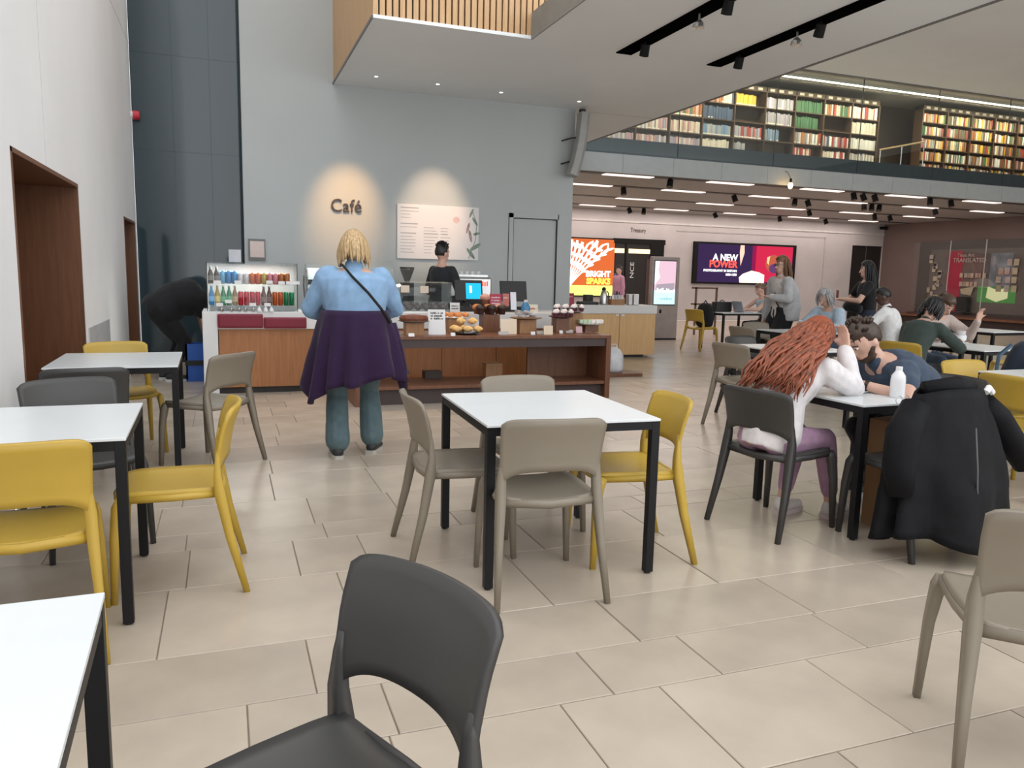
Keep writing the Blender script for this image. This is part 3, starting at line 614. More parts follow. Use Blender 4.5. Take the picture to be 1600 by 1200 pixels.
c = plate(930, 511, .806, .16, M('glass_plate', (.4, .42, .4), .1), 'clear plate of mint-iced cakes', on=R7)
for i in range(6): b = MB().obox((0, 0, 0), (.05, .07, .045)).build('mint_cake', mint if i < 3 else icing, loc=(c.x-.135+.054*i, c.y-.03, c.z+.045), rot=(0, 0, .05*(-1)**i), bevel=.008); tag(b, ('mint-iced' if i < 3 else 'white-iced') + ' cake slice on the clear plate', 'cake', 'iced slices')
stand_card(683, 523, .19, .27, card, 'tall white card notice at the front of the display table', .725, onz(683, 523, .725).y, -8, ((8, .036, .82), (9, .036, .71), (10, .036, .6)), None, 'notice', 'table_notice')
stand_card(711, 480, .12, .12, card, 'small white card notice behind the tall one', .915, YC-.02, -6, ((11, .03, .6), (12, .03, .35)), None, 'notice', 'table_notice')
stand_card(737, 508, .165, .15, M('card_grey', (.58, .58, .6), .6), 'blank grey card between the croissants and the muffins', .725, 8.2, -4); stand_card(795, 512, .19, .17, cream, 'blank cream card lit beside the wicker basket', .725, 8.12, -4); stand_card(857, 512, .11, .1, cream, 'small cream card between the wicker basket and the cupcakes', .725, 8.05, -4)
for px, py, w in ((787, 523, .12), (833, 523, .05), (845, 522, .09), (877, 521, .04), (890, 520, .09), (920, 519, .09), (643, 526, .06), (708, 525, .05)): stand_card(px, py, w, .035, card if w < .07 else M('acrylic_clear', (.5, .48, .47), .15), 'small price ticket on the front edge of the display table', .725, onz(px, py, .725).y, -20, name='price_ticket', cat='ticket')['group'] = 'price tickets'
stand_card(905, 520, .08, .075, M('card_pink', (.65, .42, .44)), 'folded pink card on the display table', .725, onz(905, 520, .725).y, -12)
# low walnut platform with a plastic bag
pf = tag(MB().box(4.2, 5.52, 9.57, 10.05, 0, .045).build('floor_platform', walnut, bevel=.004), 'low walnut platform on the floor past the display table', 'platform')
def bag(c, s, mat, label, name, cat):
    m = MB(); rb = random.Random(5); n = 16; prof = [(.85, 0), (1.0, .12), (1.0, .4), (.92, .65), (.7, .85), (.35, .97), (.1, 1.0)]; vs = []
    for r, z in prof:
        for j in range(n): a = 2*math.pi*j/n; k = r*(1+.13*noise.noise(Vector((math.cos(a)*2, math.sin(a)*2, z*5)))); vs.append((s[0]*k*math.cos(a), s[1]*k*math.sin(a), s[2]*z))
    fs = [(i*n+j, i*n+(j+1)%n, (i+1)*n+(j+1)%n, (i+1)*n+j) for i in range(len(prof)-1) for j in range(n)] + [tuple(range(n)), tuple((len(prof)-1)*n+j for j in range(n))]
    t = thing(name, label, cat, c); m.add(vs, fs).build('body', mat, t, smooth=True); MB().tube([(-.03, 0, s[2]*.97), (-.05, .02, s[2]*1.08), (.03, 0, s[2]*1.1), (.05, -.01, s[2]*.96)], .008, 6).build('knot', mat, t)
bag((5.16, 9.78, .045), (.15, .13, .36), M('plastic_white', (.66, .68, .72), .3, var=.12, scale=9, bump=.5), 'white plastic bag slumped on the walnut platform', 'carrier_bag', 'bag')
# ---- oak drinks-station cabinet
cabo = wood('cabinet_oak', (.64, .39, .17), (.74, .48, .24), .45)
cb = thing('station_cabinet', 'pale oak two-door cabinet with a white top past the cafe', 'cabinet', (0, 11.9, 0))
MB().box(5.63, 7.08, .02, .65, .05, .76).build('body', cabo, cb); MB().box(5.8, 6.9, .08, .6, 0, .05).build('plinth', black, cb); MB().box(5.62, 7.09, -.01, .66, .76, .905).build('worktop', corian, cb, bevel=.006)
for a, b in ((5.66, 6.36), (6.37, 7.05)):
    d = MB().box(a, b, 0, .02, .05, .755).build('door', cabo, cb, bevel=.002); hx = b-.05 if a < 6 else a+.05; MB().box(hx-.03, hx+.03, -.015, .0, .72, .75).build('handle', corian, d)
def onc(px): return ony(px, 470, 12.1).x
ZC = .905
ur = thing('grey_upstand', 'grey block ending the counter beside the oak cabinet', 'block', (0, 11.95, 0)); MB().box(5.3, 5.6, 0, .4, 0, .86).build('body', M('block_grey', (.30, .30, .28), .6), ur); MB().box(5.3, 5.36, -.02, .3, .86, 1.12).build('end_plate', M('plate_pale', (.45, .45, .42)), ur)
gtl = thing('drip_grille', 'black slotted drip tray on the end of the cabinet', 'tray', (0, 12.05, ZC)); MB().box(onc(910), onc(934), 0, .3, 0, .03).build('pan', black, gtl)
for k in range(10): x = onc(910)+k*(onc(934)-onc(910))/10; MB().box(x+.005, x+.02, -.004, .29, .03, .05).build('slat', M('grille_grey', (.09, .1, .1), .4), gtl)
stand_card(889, 466, .2, .23, crim, 'crimson sign at the end of the drinks station', .862, 12.2, -4, ((7, .035, .7),), wink)
bx = MB().box(onc(926), onc(937), 12.35, 12.5, ZC, ZC+.16).build('dark_caddy', M('caddy_olive', (.05, .05, .04), .6), bevel=.01); tag(bx, 'dark caddy box beside the steel flask', 'box')
fk = thing('vacuum_flask', 'tall steel vacuum flask with a black lid on the cabinet', 'flask', (onc(943), 12.1, ZC)); MB().lathe([(.07, 0), (.072, .02), (.066, .12), (.05, .2), (.03, .255)], n=18).build('body', steel, fk, smooth=True); MB().lathe([(.034, .25), (.036, .275), (.018, .3)], n=14).build('lid', black, fk); MB().tube([(.05, 0, .24), (.09, 0, .2), (.085, 0, .1)], .009, 6).build('handle', black, fk)
kd = thing('cutlery_caddy', 'oak caddy of cutlery on the cabinet', 'caddy', (onc(963), 12.1, ZC)); MB().box(-.13, .13, -.07, .07, 0, .1).build('box', box_oak, kd)
for i in range(9): MB().tube([(-.11+.028*i, 0, .09), (-.11+.028*i, .01, .17)], .005, 5).build('fork', steel, kd)
for px in (983, 992):
    t = thing('napkin_dispenser', 'steel napkin dispenser on the oak cabinet', 'dispenser', (onc(px), 12.1, ZC), 0, 'napkin dispensers'); w = .035 if px < 985 else .05; MB().box(-w, w, -.06, .06, 0, .19).build('case', steel, t, bevel=.01); MB().box(-w*.6, w*.6, -.063, -.06, .03, .16).build('napkins', card, t)
# ---- cafe lettering and menu
lt = thing('cafe_lettering', 'dark raised lettering spelling Café on the grey wall', 'lettering', (1.44, YW, 2.22)); text('Café', .26, M('letter_bronze', (.05, .03, .02), .4), (0, -.02, 0), FACE, lt, extrude=.012, fit=.43)
a, b = ony(620, 318, YW), ony(746, 407, YW)
mn = thing('menu_board', 'large white menu board with a painted plant on the cafe wall', 'menu', (0, YW-.008, 0)); MB().box(a.x, b.x, -.025, 0, b.z, a.z).build('board', M('board_white', (.74, .72, .72), .5, var=.01), mn)
mi = M('ink_faint', (.42, .42, .44), .7); rm = random.Random(2)
for c_, (cx, w) in enumerate(((.05, .28), (.40, .22), (.66, .16))):
    for k in range(15):
        z = a.z - .06 - k*.046
        if (c_ == 0 and k in (4, 7)) or (c_ and k < 6): continue
        MB().box(a.x+cx, a.x+cx+w*rm.uniform(.5, 1), -.0262, -.025, z, z+(.016 if k in (0, 5, 8) else .009)).build('text_line', mi, mn)
MB().lathe([(.05, 0), (.05, .0012)], n=20).build('round_badge', M('badge_rose', (.70, .50, .48)), mn, loc=(a.x+.9, -.025, a.z-.2), rot=FACE)
leafm = M('leaf_sage', (.22, .30, .24), .6, var=.4, scale=20); rosem = M('flower_dusty', (.38, .28, .27), .6, var=.4, scale=20)
MB().tube([(b.x-.16, -.027, b.z+.02), (b.x-.05, -.027, b.z+.3), (b.x-.03, -.027, b.z+.55), (b.x-.1, -.027, b.z+.72)], .012, 6, ry=.002).build('stem', leafm, mn)
for (x, z, r, q, mt) in ((-.12, .70, .09, .6, leafm), (-.06, .58, .10, -.8, leafm), (-.17, .48, .10, .4, rosem), (-.13, .36, .11, -.3, rosem), (-.05, .2, .16, 1.2, leafm), (-.12, .1, .14, -.9, leafm), (-.03, .4, .1, 1.4, leafm)):
    MB().prism([(r*math.cos(t), r*.33*math.sin(t)) for t in np.linspace(0, 2*math.pi, 12)[:-1]], lambda p_, q_, x=x, z=z, g=q: Vector((b.x+x+p_*math.sin(g)*.6+q_*math.cos(g)*.6, -.0255, b.z+z+p_*math.cos(g)*.9-q_*math.sin(g)*.6)), (0, -.0015, 0)).build('leaf', mt, mn)
# downlights in the soffit, loudspeaker column
for i, (px, py) in enumerate(((588, 119), (684, 131), (783, 144), (905, 158))):
    p = onz(px, py, ZS); t = thing('downlight', 'tiny square recessed downlight in the soffit over the cafe', 'downlight', p, 0, 'square downlights'); MB().box(-.03, .03, -.03, .03, -.006, -.0003).build('trim', M('trim_white', (.8, .8, .8)), t); MB().box(-.02, .02, -.02, .02, -.008, -.006).build('lens', EM('lens', (1, .95, .85), 3), t)
sp = thing('line_speaker', 'curved grey column loudspeaker on the end of the grey wall', 'loudspeaker', (5.1, YW, 0))
pts = [(.14-.16*t*t, -.22, 3.88-.95*t) for t in np.linspace(0, 1, 10)]
MB().tube(pts, .055, 8, (0, 1, 0), ry=.09, sq=True, ang0=math.pi/4).build('column', M('speaker_grey', (.36, .36, .35), .5), sp, bevel=.01)
MB().tube([(p[0]+.075, p[1]+.08, p[2]) for p in pts], .05, 8, (0, 1, 0), ry=.08, sq=True, ang0=math.pi/4).build('rear_case', M('speaker_dark', (.28, .28, .27), .5), sp)
for z in (3.5, 3.15): MB().tube([(-.1, 0, z-.03), (.0, -.14, z), (.05, -.2, z)], .012, 6).build('bracket', black, sp)
MB().box(.1, .18, -.25, -.18, 3.88, 3.93).build('hanger', black, sp)

# ================================================================ balcony library
shm = wood('shelf_wood', (.06, .035, .02), (.09, .052, .03), .5)
BC = {'cream': (.66, .60, .50), 'grey': (.34, .34, .36), 'navy': (.06, .09, .16), 'green': (.06, .16, .08), 'red': (.38, .06, .05), 'rust': (.40, .16, .06), 'yellow': (.72, .45, .05), 'white': (.74, .72, .68), 'lilac': (.38, .33, .42), 'brown': (.16, .09, .06), 'pink': (.55, .32, .30), 'blue': (.15, .25, .40)}
BM = {k: M('book_'+k, v, .6, var=.12, scale=25, rnd=.2) for k, v in BC.items()}
unit = {k: MB().box(-.5, .5, 0, 1, 0, 1).mesh('book', m) for k, m in BM.items()}
band = MB().box(-.5, .5, -.01, 0, .06, .16).mesh('spine_label', M('spine_paper', (.8, .76, .66), .6))
rb = random.Random(21)
spots = []                                       # (screen size, x, y, z, w, h, colour)
def bookcase(x0, x1, zbase, pitch, nrow, nb, Y, label, scheme):
    t = thing('bookcase', label, 'bookcase', (0, Y, zbase)); W_ = (x1-x0)/nb; H = pitch*nrow+.12
    MB().box(x0, x1, .28, .30, 0, H).build('back_panel', shm, t)
    for i in range(nb+1): MB().box(x0+W_*i-.014, x0+W_*i+.014, 0, .28, 0, H).build('upright', shm, t)
    for r in range(nrow+1):
        for i in range(nb): MB().box(x0+W_*i+.015, x0+W_*(i+1)-.015, .0, .28, r*pitch, r*pitch+.022).build('shelf', shm, t)
    for i in range(nb):
        for k in range(3): MB().box(x0+W_*(i+.1+.3*k), x0+W_*(i+.25+.3*k), -.004, 0, H-.09, H-.03).build('shelf_label', BM['cream'], t)
    MB().box(x0-.014, x1+.014, 0, .3, H-.1, H).build('header', shm, t)
    for r in range(nrow):
        for i in range(nb):
            sc = scheme(i, r)
            if sc is None: continue
            x = x0+W_*i+.03; end = x0+W_*(i+1)-.03; cols, wmin, wmax, fill = sc; end = x+(end-x)*fill
            hh = rb.uniform(.72, .84)
            while x < end-wmin:
                w = rb.uniform(wmin, wmax); c = rb.choice(cols); h = (pitch-.03)*hh*rb.uniform(.92, 1.06)
                d = Vector((x, Y, zbase+r*pitch+.2)) - CP; px = 800+FPX*d.dot(CR)/d.dot(CF)
                spots.append((w*h/d.dot(CF)**2 if px < 1610 else 0, x+w/2, Y+rb.uniform(.02, .05), zbase+r*pitch+.0225, w-.002, h, c)); x += w
def s1(i, r):
    T = {(9, 3): (['cream', 'red', 'white'], .03, .05, 1), (9, 2): (['cream'], .05, .08, 1), (9, 1): (['white'], .05, .09, 1), (9, 0): (['cream', 'grey'], .04, .06, 1), (8, 3): (['red', 'green', 'cream', 'rust'], .03, .05, 1), (8, 2): None, (8, 1): (['grey', 'red', 'white', 'navy'], .03, .05, 1), (8, 0): (['white', 'red', 'cream'], .04, .06, .9),
         (7, 3): (['green'], .035, .05, 1), (7, 2): (['green'], .035, .05, .85), (7, 1): (['red', 'white', 'rust', 'grey'], .04, .06, 1), (7, 0): (['red', 'cream'], .04, .06, .7), (6, 3): (['grey', 'white', 'lilac'], .04, .06, 1), (6, 2): (['lilac', 'grey'], .04, .06, .95), (6, 1): (['grey', 'blue'], .04, .06, .5), (6, 0): None,
         (5, 3): (['yellow'], .06, .09, .72), (5, 2): None, (5, 1): (['red', 'lilac', 'grey'], .05, .08, 1), (5, 0): (['grey'], .04, .06, .4), (4, 3): (['cream', 'rust', 'navy'], .03, .05, 1), (4, 2): (['navy'], .035, .05, 1), (4, 1): (['blue', 'grey'], .05, .08, 1), (4, 0): (['cream'], .03, .05, .9), (3, 2): (['pink', 'green', 'rust'], .05, .08, 1), (3, 1): (['pink', 'cream'], .04, .06, 1)}
    return T.get((i, r), (['pink', 'cream', 'lilac'], .04, .06, 1) if r < 2 else (['cream', 'navy', 'rust'], .04, .06, 1))
bookcase(7.25, 16.22, 4.42, .385, 4, 10, 16.5, 'long bookcase behind the balcony glass with an empty shelf', s1)
bookcase(17.72, 22.2, 4.35, .335, 5, 5, 16.5, 'bookcase of red and brown books past the dark opening', lambda i, r: (['red', 'rust', 'cream', 'brown', 'grey', 'white', 'green', 'yellow', 'brown'], .03, .05, .96))
struct('trim_3', MB().box(5.3, 22.8, 16.45, 16.8, 3.96, 4.3), M('balcony_plinth', (.05, .045, .04), .6))
spots.sort(reverse=True, key=lambda q: q[0])
nm = {'cream': 'cream-spined', 'grey': 'grey', 'navy': 'navy', 'green': 'green', 'red': 'red', 'rust': 'rust-coloured', 'yellow': 'bright yellow', 'white': 'white', 'lilac': 'lilac', 'brown': 'brown', 'pink': 'dusty pink', 'blue': 'blue'}
for s, x, y, z, w, h, c in spots[:290]:
    o = link('book', unit[c]); o.location = (x, y, z); o.scale = (w, .2, h); tag(o, nm[c] + ' bound volume shelved behind the balcony glass', 'book', 'books behind the balcony glass')
    link('spine_label', band, o)
mbs = {}
for s, x, y, z, w, h, c in spots[290:]: mbs.setdefault(c, MB()).box(x-w/2, x+w/2, y, y+.2, z, z+h)
allb = MB(); mi_ = []; mats = []
for c, m in mbs.items():
    k = len(m.f); allb.add(m.v, m.f); mi_ += [len(mats)]*k; mats.append(BM[c])
o = allb.build('shelved_books', mats[0]); o['kind'] = 'stuff'; o['label'] = 'further mixed volumes filling the balcony bookcases'; o['category'] = 'books'
for m in mats[1:]: o.data.materials.append(m)
for p, i in zip(o.data.polygons, mi_): p.material_index = i
bs = thing('strip_light', 'bright strip light along the balcony ceiling', 'strip light', (0, 15.95, 6.28))
MB().box(10.5, 22.7, -.06, .06, -.05, -.001).build('housing', M('trim_white', (.8, .8, .8)), bs)
for k in range(8): x = 10.6+1.5*k; MB().box(x, x+1.46, -.04, .04, -.06, -.05).build('tube', EM('strip_warm', (1, .86, .62), 9), bs)
hr = thing('reflected_rail', 'pale rail built in place of a reflection in the balcony glass', 'reflected_rail', (0, 0, 0)); a = ony(1375, 234, 16.0); b = onx(1600, 190, a.x); MB().tube([(a.x, 16.0, a.z), (a.x, 14.62, a.z)], .022, 8).build('rail', wood('rail_oak', (.45, .32, .18), (.5, .36, .2)), hr)  # solid rail and posts stand in for a line reflected in the glass
for y in (14.64, 15.3, 15.98): MB().cyl((a.x, y, 4.17), (a.x, y, a.z), .012, n=8).build('post', steel, hr)
# ---- track spotlights
spm = M('spot_black', (.006, .006, .006), .6, spec=.2)
def spotlamp(x, y, z, label, grp, aim=(0, -.4, -1), big=1.0):
    t = thing('track_spotlight', label, 'spotlight', (x, y, z), 0, grp); a = Vector(aim).normalized()*(.13*big)
    MB().cyl((0, 0, 0), (0, 0, -.05*big), .012, n=8).build('stem', spm, t); c = Vector((0, 0, -.07*big)); MB().cyl(c-a*.4, c+a*.6, .05*big, .055*big, 14).build('can', spm, t); MB().cyl(c+a*.58, c+a*.62, .045*big, n=14).build('lens', M('lens_dark', (.04, .035, .03), .3), t)
sp_px = [(372,617,14.78),(1010,662,14.78),(1043,665,14.78),(1083,668,14.78),(1275,685,14.78),(1348,688,14.78),(210,655,16.65),(595,680,16.65),(805,690,16.65),(850,695,16.65),(1045,708,16.65),(1072,710,16.65),(1098,711,16.65),(1292,725,16.65),(855,728,19.),(1082,742,19.),(1135,745,19.),(230,720,21.3),(280,723,21.3),(528,738,21.3),(752,750,21.3),(912,758,21.3)]
for a, b, Yr in sp_px:
    p = ony(880+a/2.222, b/2.222, Yr); spotlamp(p.x, Yr, 3.488, 'small black spotlight on the ' + {14.78: 'hall track right behind the fascia', 16.65: 'second hall track from the fascia', 19.0: 'third hall track from the fascia', 21.3: 'hall track closest to the far wall'}[Yr], 'hall ceiling spotlights', (rb.uniform(-.4, .4), -.3, -1), 1.25)
for tx, ys in ((4.42, ((1008, 74), (1138, 6))), (5.65, ((1155, 94), (1282, 42)))):
    for px, py in ys: y = onx(px, py, tx).y; spotlamp(tx, y, ZS-.012, 'black spotlight on the long soffit track ' + ('nearer the timber slats' if tx < 5 else 'nearer the bookshelves'), 'soffit track spotlights', (.1, .5, -1), .95)
for tx, y in ((4.42, onx(1093, 22, 4.42).y), (5.65, onx(1246, 50, 5.65).y)):
    t = thing('glass_spotlight', 'bare halogen lamp with a glass reflector on the ' + ('nearer' if False else ('slat-side' if tx < 5 else 'shelf-side')) + ' track', 'spotlight', (tx, y, ZS-.012)); MB().cyl((0, 0, 0), (0, 0, -.06), .01, n=8).build('stem', steel, t); MB().lathe([(.02, -.06), (.05, -.09), (.065, -.13), (.03, -.14)], n=14).build('reflector', M('facet_glass', (.75, .75, .74), .1, .8, var=.3, scale=40), t)
pb = thing('pendant_bulb', 'glowing warm bulb hung in front of the balcony fascia', 'lamp', ony(1235, 290, 14.3)); MB().ell((0, 0, 0), (.05, .05, .07)).build('bulb', EM('bulb_warm', (1, .62, .25), 14), pb, smooth=True); MB().cyl((0, 0, .06), (0, 0, .15), .025, n=10).build('cap', spm, pb); zt = 3.49-pb.location.z; MB().tube([(0, 0, .15), (0, .12, .3), (0, .25, zt if zt > .2 else .35)], .006, 6).build('flex', spm, pb)

# ================================================================ far hall
YB2 = YB-.001
# bright sparks light box
lb = thing('light_box', 'tall lit light box with a white plant on orange reading BRIGHT SPARKS', 'light box', (0, YB2, 0))
a, b = ony(886, 372, YB), ony(956, 462, YB); X0, X1, Z0, Z1 = a.x-.25, b.x, b.z, a.z
MB().box(X0-.04, X1+.04, -.06, 0, Z0-.04, Z1+.04).build('frame', spm, lb); og = M('print_orange', (.60, .16, .04), .5, var=.35, scale=7, stretch=(3, 1, .6))
MB().box(X0, X1, -.07, -.06, Z0, Z1).build('print_ground', EM('poster_orange', (.62, .13, .035), .95), lb); pw = EM('poster_white', (1, .96, .92), 1.25); MB().box(X0, X1, -.072, -.07, Z0, Z0+.32).build('print_band', EM('poster_lime', (.75, .85, .2), 1.1), lb)
rl = random.Random(4); bx0, bz0 = X0+.28, Z0+.2
for k in range(9):
    an = D(-10+7.0*k); L_ = 2.05; pts = [(bx0+L_*t*math.sin(an)*(.75+.35*t), -.074, bz0+L_*t*math.cos(an)) for t in np.linspace(0, 1, 9)]
    pts = [p for p in pts if X0+.05 < p[0] < X1-.05 and p[2] < Z1-.03]
    if len(pts) > 2: MB().tube(pts, [.02+(.03 if k % 2 else .05)*max(0, (i-2)/len(pts)) for i in range(len(pts))], 6, (0, 1, 0), ry=.0012).build('plant_frond', pw, lb)
    for i, q in enumerate(pts[3:]):
        for j in range(3):
            w = rl.uniform(.05, .10); g = an+(.6 if j else -.6)+rl.uniform(-.15, .15); cx, cz = q[0]+w*math.sin(g), q[2]+w*math.cos(g)
            if X0+.1 < cx < X1-.1 and cz < Z1-.12 and not (cx > X1-.95 and cz < Z0+.85): MB().prism([(w*1.5*math.cos(t), w*.36*math.sin(t)) for t in np.linspace(0, 2*math.pi, 9)[:-1]], lambda p_, q_: Vector((cx+p_*math.sin(g)+q_*math.cos(g), -.0745, cz+p_*math.cos(g)-q_*math.sin(g))), (0, -.001, 0)).build('plant_leaf', pw, lb)
text('BRIGHT', .25, pw, (X1-.12, -.078, Z0+.60), FACE, lb, align='RIGHT', bold=.012); text('SPARKS', .25, EM('poster_yellow', (.95, .85, .1), 1.2), (X1-.12, -.078, Z0+.37), FACE, lb, align='RIGHT', bold=.012)
# dark entrance next to it
d5 = tag(thing('door_5', None, None), 'dark glazed entrance below the word Treasury', None, kind='structure'); a, b = ony(958, 372, YB), ony(1031, 480, YB)
MB().box(a.x, b.x, -.05, .0, 0, a.z).build('opening', M('opening_dark', (.018, .014, .012), .3), d5, loc=(0, YB2, 0)); MB().box(a.x, b.x+.04, -.09, -.05, a.z-.16, a.z).build('header', spm, d5, loc=(0, YB2, 0)); MB().box(b.x-.5, b.x, -.09, -.05, a.z-.6, a.z-.16).build('header', spm, d5, loc=(0, YB2, 0))
for f0, f1 in ((.02, .21), (.3, .72)): MB().box(a.x+(b.x-a.x)*f0, a.x+(b.x-a.x)*f1, -.07, -.05, a.z-.46, a.z-.32).build('lit_panel', EM('warm_panel', (1, .72, .38), 1.6), d5, loc=(0, YB2, 0))
MB().box(a.x+.42, a.x+.47, -.075, -.05, 0, a.z-.16).build('mullion', spm, d5, loc=(0, YB2, 0)); MB().box(b.x-.62, b.x-.08, -.065, -.05, 0, a.z-.62).build('inner_leaf', M('leaf_brown', (.05, .025, .02), .4), d5, loc=(0, YB2, 0))
for i in range(4): MB().box(a.x+.05+.1*(i % 3), a.x+.14+.1*(i % 3), -.062, -.05, .75+.2*i, .9+.2*i).build('shop_item', M('item_violet', (.10, .09, .22), .5), d5, loc=(0, YB2, 0))
text('NCE', .2, M('letter_white', (.7, .7, .7)), (a.x+.75, YB2-.08, 1.35), (math.pi/2, -math.pi/2, 0), d5, fit=.5)
tl = thing('treasury_lettering', 'small dark word Treasury on the far pale wall', 'lettering', (0, YB2, 0)); a, b = ony(985, 361, YB), ony(1009, 361, YB); text('Treasury', .2, M('letter_bronze', (.05, .03, .02)), (a.x, -.01, a.z-.03), FACE, tl, fit=b.x-a.x)
# big screen
sc = thing('video_screen', 'wide wall screen reading A NEW POWER on the far wall', 'screen', (0, YB2, 0)); a, b = ony(1083, 377, YB), ony(1237, 446, YB); X0, X1, Z0, Z1 = a.x, b.x, b.z, a.z
MB().box(X0, X1, -.12, 0, Z0, Z1).build('frame', spm, sc, bevel=.01); i0, i1 = X0+.14, X1-.14; j0, j1 = Z0+.06, Z1-.07; MB().box(i0, i1, -.125, -.12, j0, j1).build('picture', EM('screen_navy', (.034, .018, .06), 1.0), sc)
w = i1-i0; h = j1-j0; MB().box(i0+w*.60, i1-.02, -.127, -.125, j0+.03, j1).build('red_garment', EM('screen_red', (.50, .02, .06), 1.0), sc); MB().box(i0+w*.56, i0+w*.60, -.127, -.125, j0+h*.3, j1).build('red_shadow', EM('screen_maroon', (.22, .01, .06), 1), sc)
sk = EM('screen_skin', (.95, .55, .42), 1.0); P2 = lambda p_, q_: Vector((i0+w*p_, -.128, j0+h*q_))
MB().prism([(.43, 1.0), (.47, 1.0), (.475, .8), (.44, .45), (.425, .8)], P2, (0, -.002, 0)).build('pointing_finger', sk, sc); MB().prism([(.44, 0), (.43, .14), (.47, .24), (.56, .33), (.64, .29), (.70, .22), (.70, 0)], P2, (0, -.002, 0)).build('hand', EM('screen_pale', (1, .78, .62), 1.1), sc)
MB().prism([(.79+.085*math.cos(t), .53+.24*math.sin(t)) for t in np.linspace(0, 2*math.pi, 20)[:-1]], P2, (0, -.003, 0)).build('camera_ring', EM('screen_rust', (.40, .09, .05), 1), sc); MB().prism([(.80+.055*math.cos(t), .40+.13*math.sin(t)) for t in np.linspace(0, 2*math.pi, 16)[:-1]], P2, (0, -.004, 0)).build('camera_lens', EM('screen_plum', (.10, .04, .12), 1), sc); MB().prism([(.72, .7), (.75, .74), (.74, .5), (.72, .55)], P2, (0, -.004, 0)).build('camera_glint', EM('screen_amber', (.9, .5, .25), 1), sc)
sw = EM('screen_white', (.95, .92, .95), 1.2)
text('A NEW', .30, sw, (i0+w*.405, -.13, j0+h*.58), FACE, sc, align='RIGHT', bold=.01); text('POWER', .32, EM('screen_vermilion', (.85, .10, .07), 1.1), (i0+w*.405, -.13, j0+h*.40), FACE, sc, align='RIGHT', bold=.012); text('PHOTOGRAPHY IN BRITAIN', .105, sw, (i0+w*.405, -.13, j0+h*.28), FACE, sc, align='RIGHT', bold=.004); text('1800-1850', .105, sw, (i0+w*.405, -.13, j0+h*.18), FACE, sc, align='RIGHT', bold=.004)
# kiosk
ki = thing('information_kiosk', 'freestanding pale information kiosk with a lit screen', 'kiosk', (9.3, 15.3, 0))
MB().box(-.36, .36, 0, .12, .02, 1.86).build('case', M('kiosk_taupe', (.36, .30, .28), .5), ki, bevel=.02); MB().box(-.3, .26, -.012, 0, .78, 1.78).build('bezel', spm, ki); MB().box(-.29, .25, -.016, -.012, .8, 1.76).build('picture', EM('kiosk_pink', (.62, .42, .50), 1.05), ki); MB().box(-.29, .25, -.018, -.016, .8, 1.12).build('lower_band', EM('kiosk_cyan', (.50, .82, .90), 1.1), ki)
PK = lambda p_, q_: Vector((-.29+.54*p_, -.019, .8+.96*q_)); MB().prism([(0, .45), (.25, .62), (.15, .8), (.2, 1), (0, 1)], PK, (0, -.001, 0)).build('picture_sky', EM('kiosk_sky', (.66, .90, .95), 1.1), ki); MB().prism([(.05, .33), (.95, .33), (.95, .5), (.1, .46)], PK, (0, -.001, 0)).build('picture_coat', EM('kiosk_grey', (.33, .28, .33), 1), ki)
strokes(ki, .46, .11, 1.06, lambda z: -.02, EM('kiosk_white', (.95, .97, 1), 1.2), 21, .6); strokes(ki, .36, .05, .9, lambda z: -.02, EM('kiosk_teal', (.25, .5, .55), .8), 22)
MB().box(-.34, .34, -.02, .14, 0, .02).build('foot_plate', spm, ki); MB().box(-.12, -.08, -.014, 0, .60, .68).build('lock', spm, ki)
rk = thing('leaflet_rack', 'thin brown wall rack beside the kiosk', 'rack', (ony(1078, 490, 17).x+.2, 16.6, 0)); wr_ = wood('rack_wood', (.10, .05, .03), (.13, .07, .045))
for x in (-.32, .28): MB().box(x, x+.04, 0, .04, 0, 1.18).build('post', wr_, rk)
for z in (.74, 1.14): MB().box(-.32, .32, 0, .2, z, z+.04).build('rail', wr_, rk)
# recessed display case in the right wall
XR = 22.799; vc = thing('wall_showcase', 'long lit showcase in the mauve wall with a red panel', 'showcase', (XR, 0, 0))
MB().box(-.05, 0, 14.0, 20.8, .42, 2.82).build('surround', M('showcase_brown', (.07, .05, .045), .6), vc); MB().box(-.06, -.05, 14.1, 20.3, .5, 2.55).build('back_board', M('showcase_taupe', (.13, .098, .085), .6), vc); MB().box(-.07, -.06, 19.05, 19.6, .5, 2.5).build('red_panel', M('panel_red', (.40, .02, .05), .5), vc); MB().box(-.068, -.06, 17.3, 18.05, 1.2, 2.4).build('grey_panel', M('panel_slate', (.2, .2, .23), .6, var=.3, scale=3), vc)
MB().box(-.07, -.06, 17.1, 18.4, .85, 1.35).build('green_panel', EM('panel_green', (.06, .16, .04), .7), vc)
MB().prism([(17.35, 1.35), (17.7, 1.25), (18.05, 1.35), (18.08, 1.0), (17.72, .88), (17.35, 1.0)], lambda p_, q_: Vector((-.075, p_, q_)), (-.004, 0, 0)).build('folded_map', EM('panel_cream', (.6, .55, .3), .7), vc)
for y in (19.32, 18.03, 16.5): MB().box(-.35, -.34, y-.015, y+.015, .5, 2.82).build('glass_joint', M('joint_pale', (.45, .45, .45), .3), vc)
MB().box(-.352, -.346, 14, 20.75, .5, 2.8).build('front_glass', gcl, vc); MB().box(-.4, 0, 14, 20.8, .36, .42).build('sill', M('sill_brown', (.06, .03, .025), .5), vc)
lw = M('letter_pale', (.55, .48, .42), .5); text('Thou Art', .16, lw, (-.09, 19.25, 2.3), (math.pi/2, 0, -math.pi/2), vc); text('TRANSLATED', .2, lw, (-.09, 19.4, 2.12), (math.pi/2, 0, -math.pi/2), vc, fit=1.2)
rv = random.Random(8)
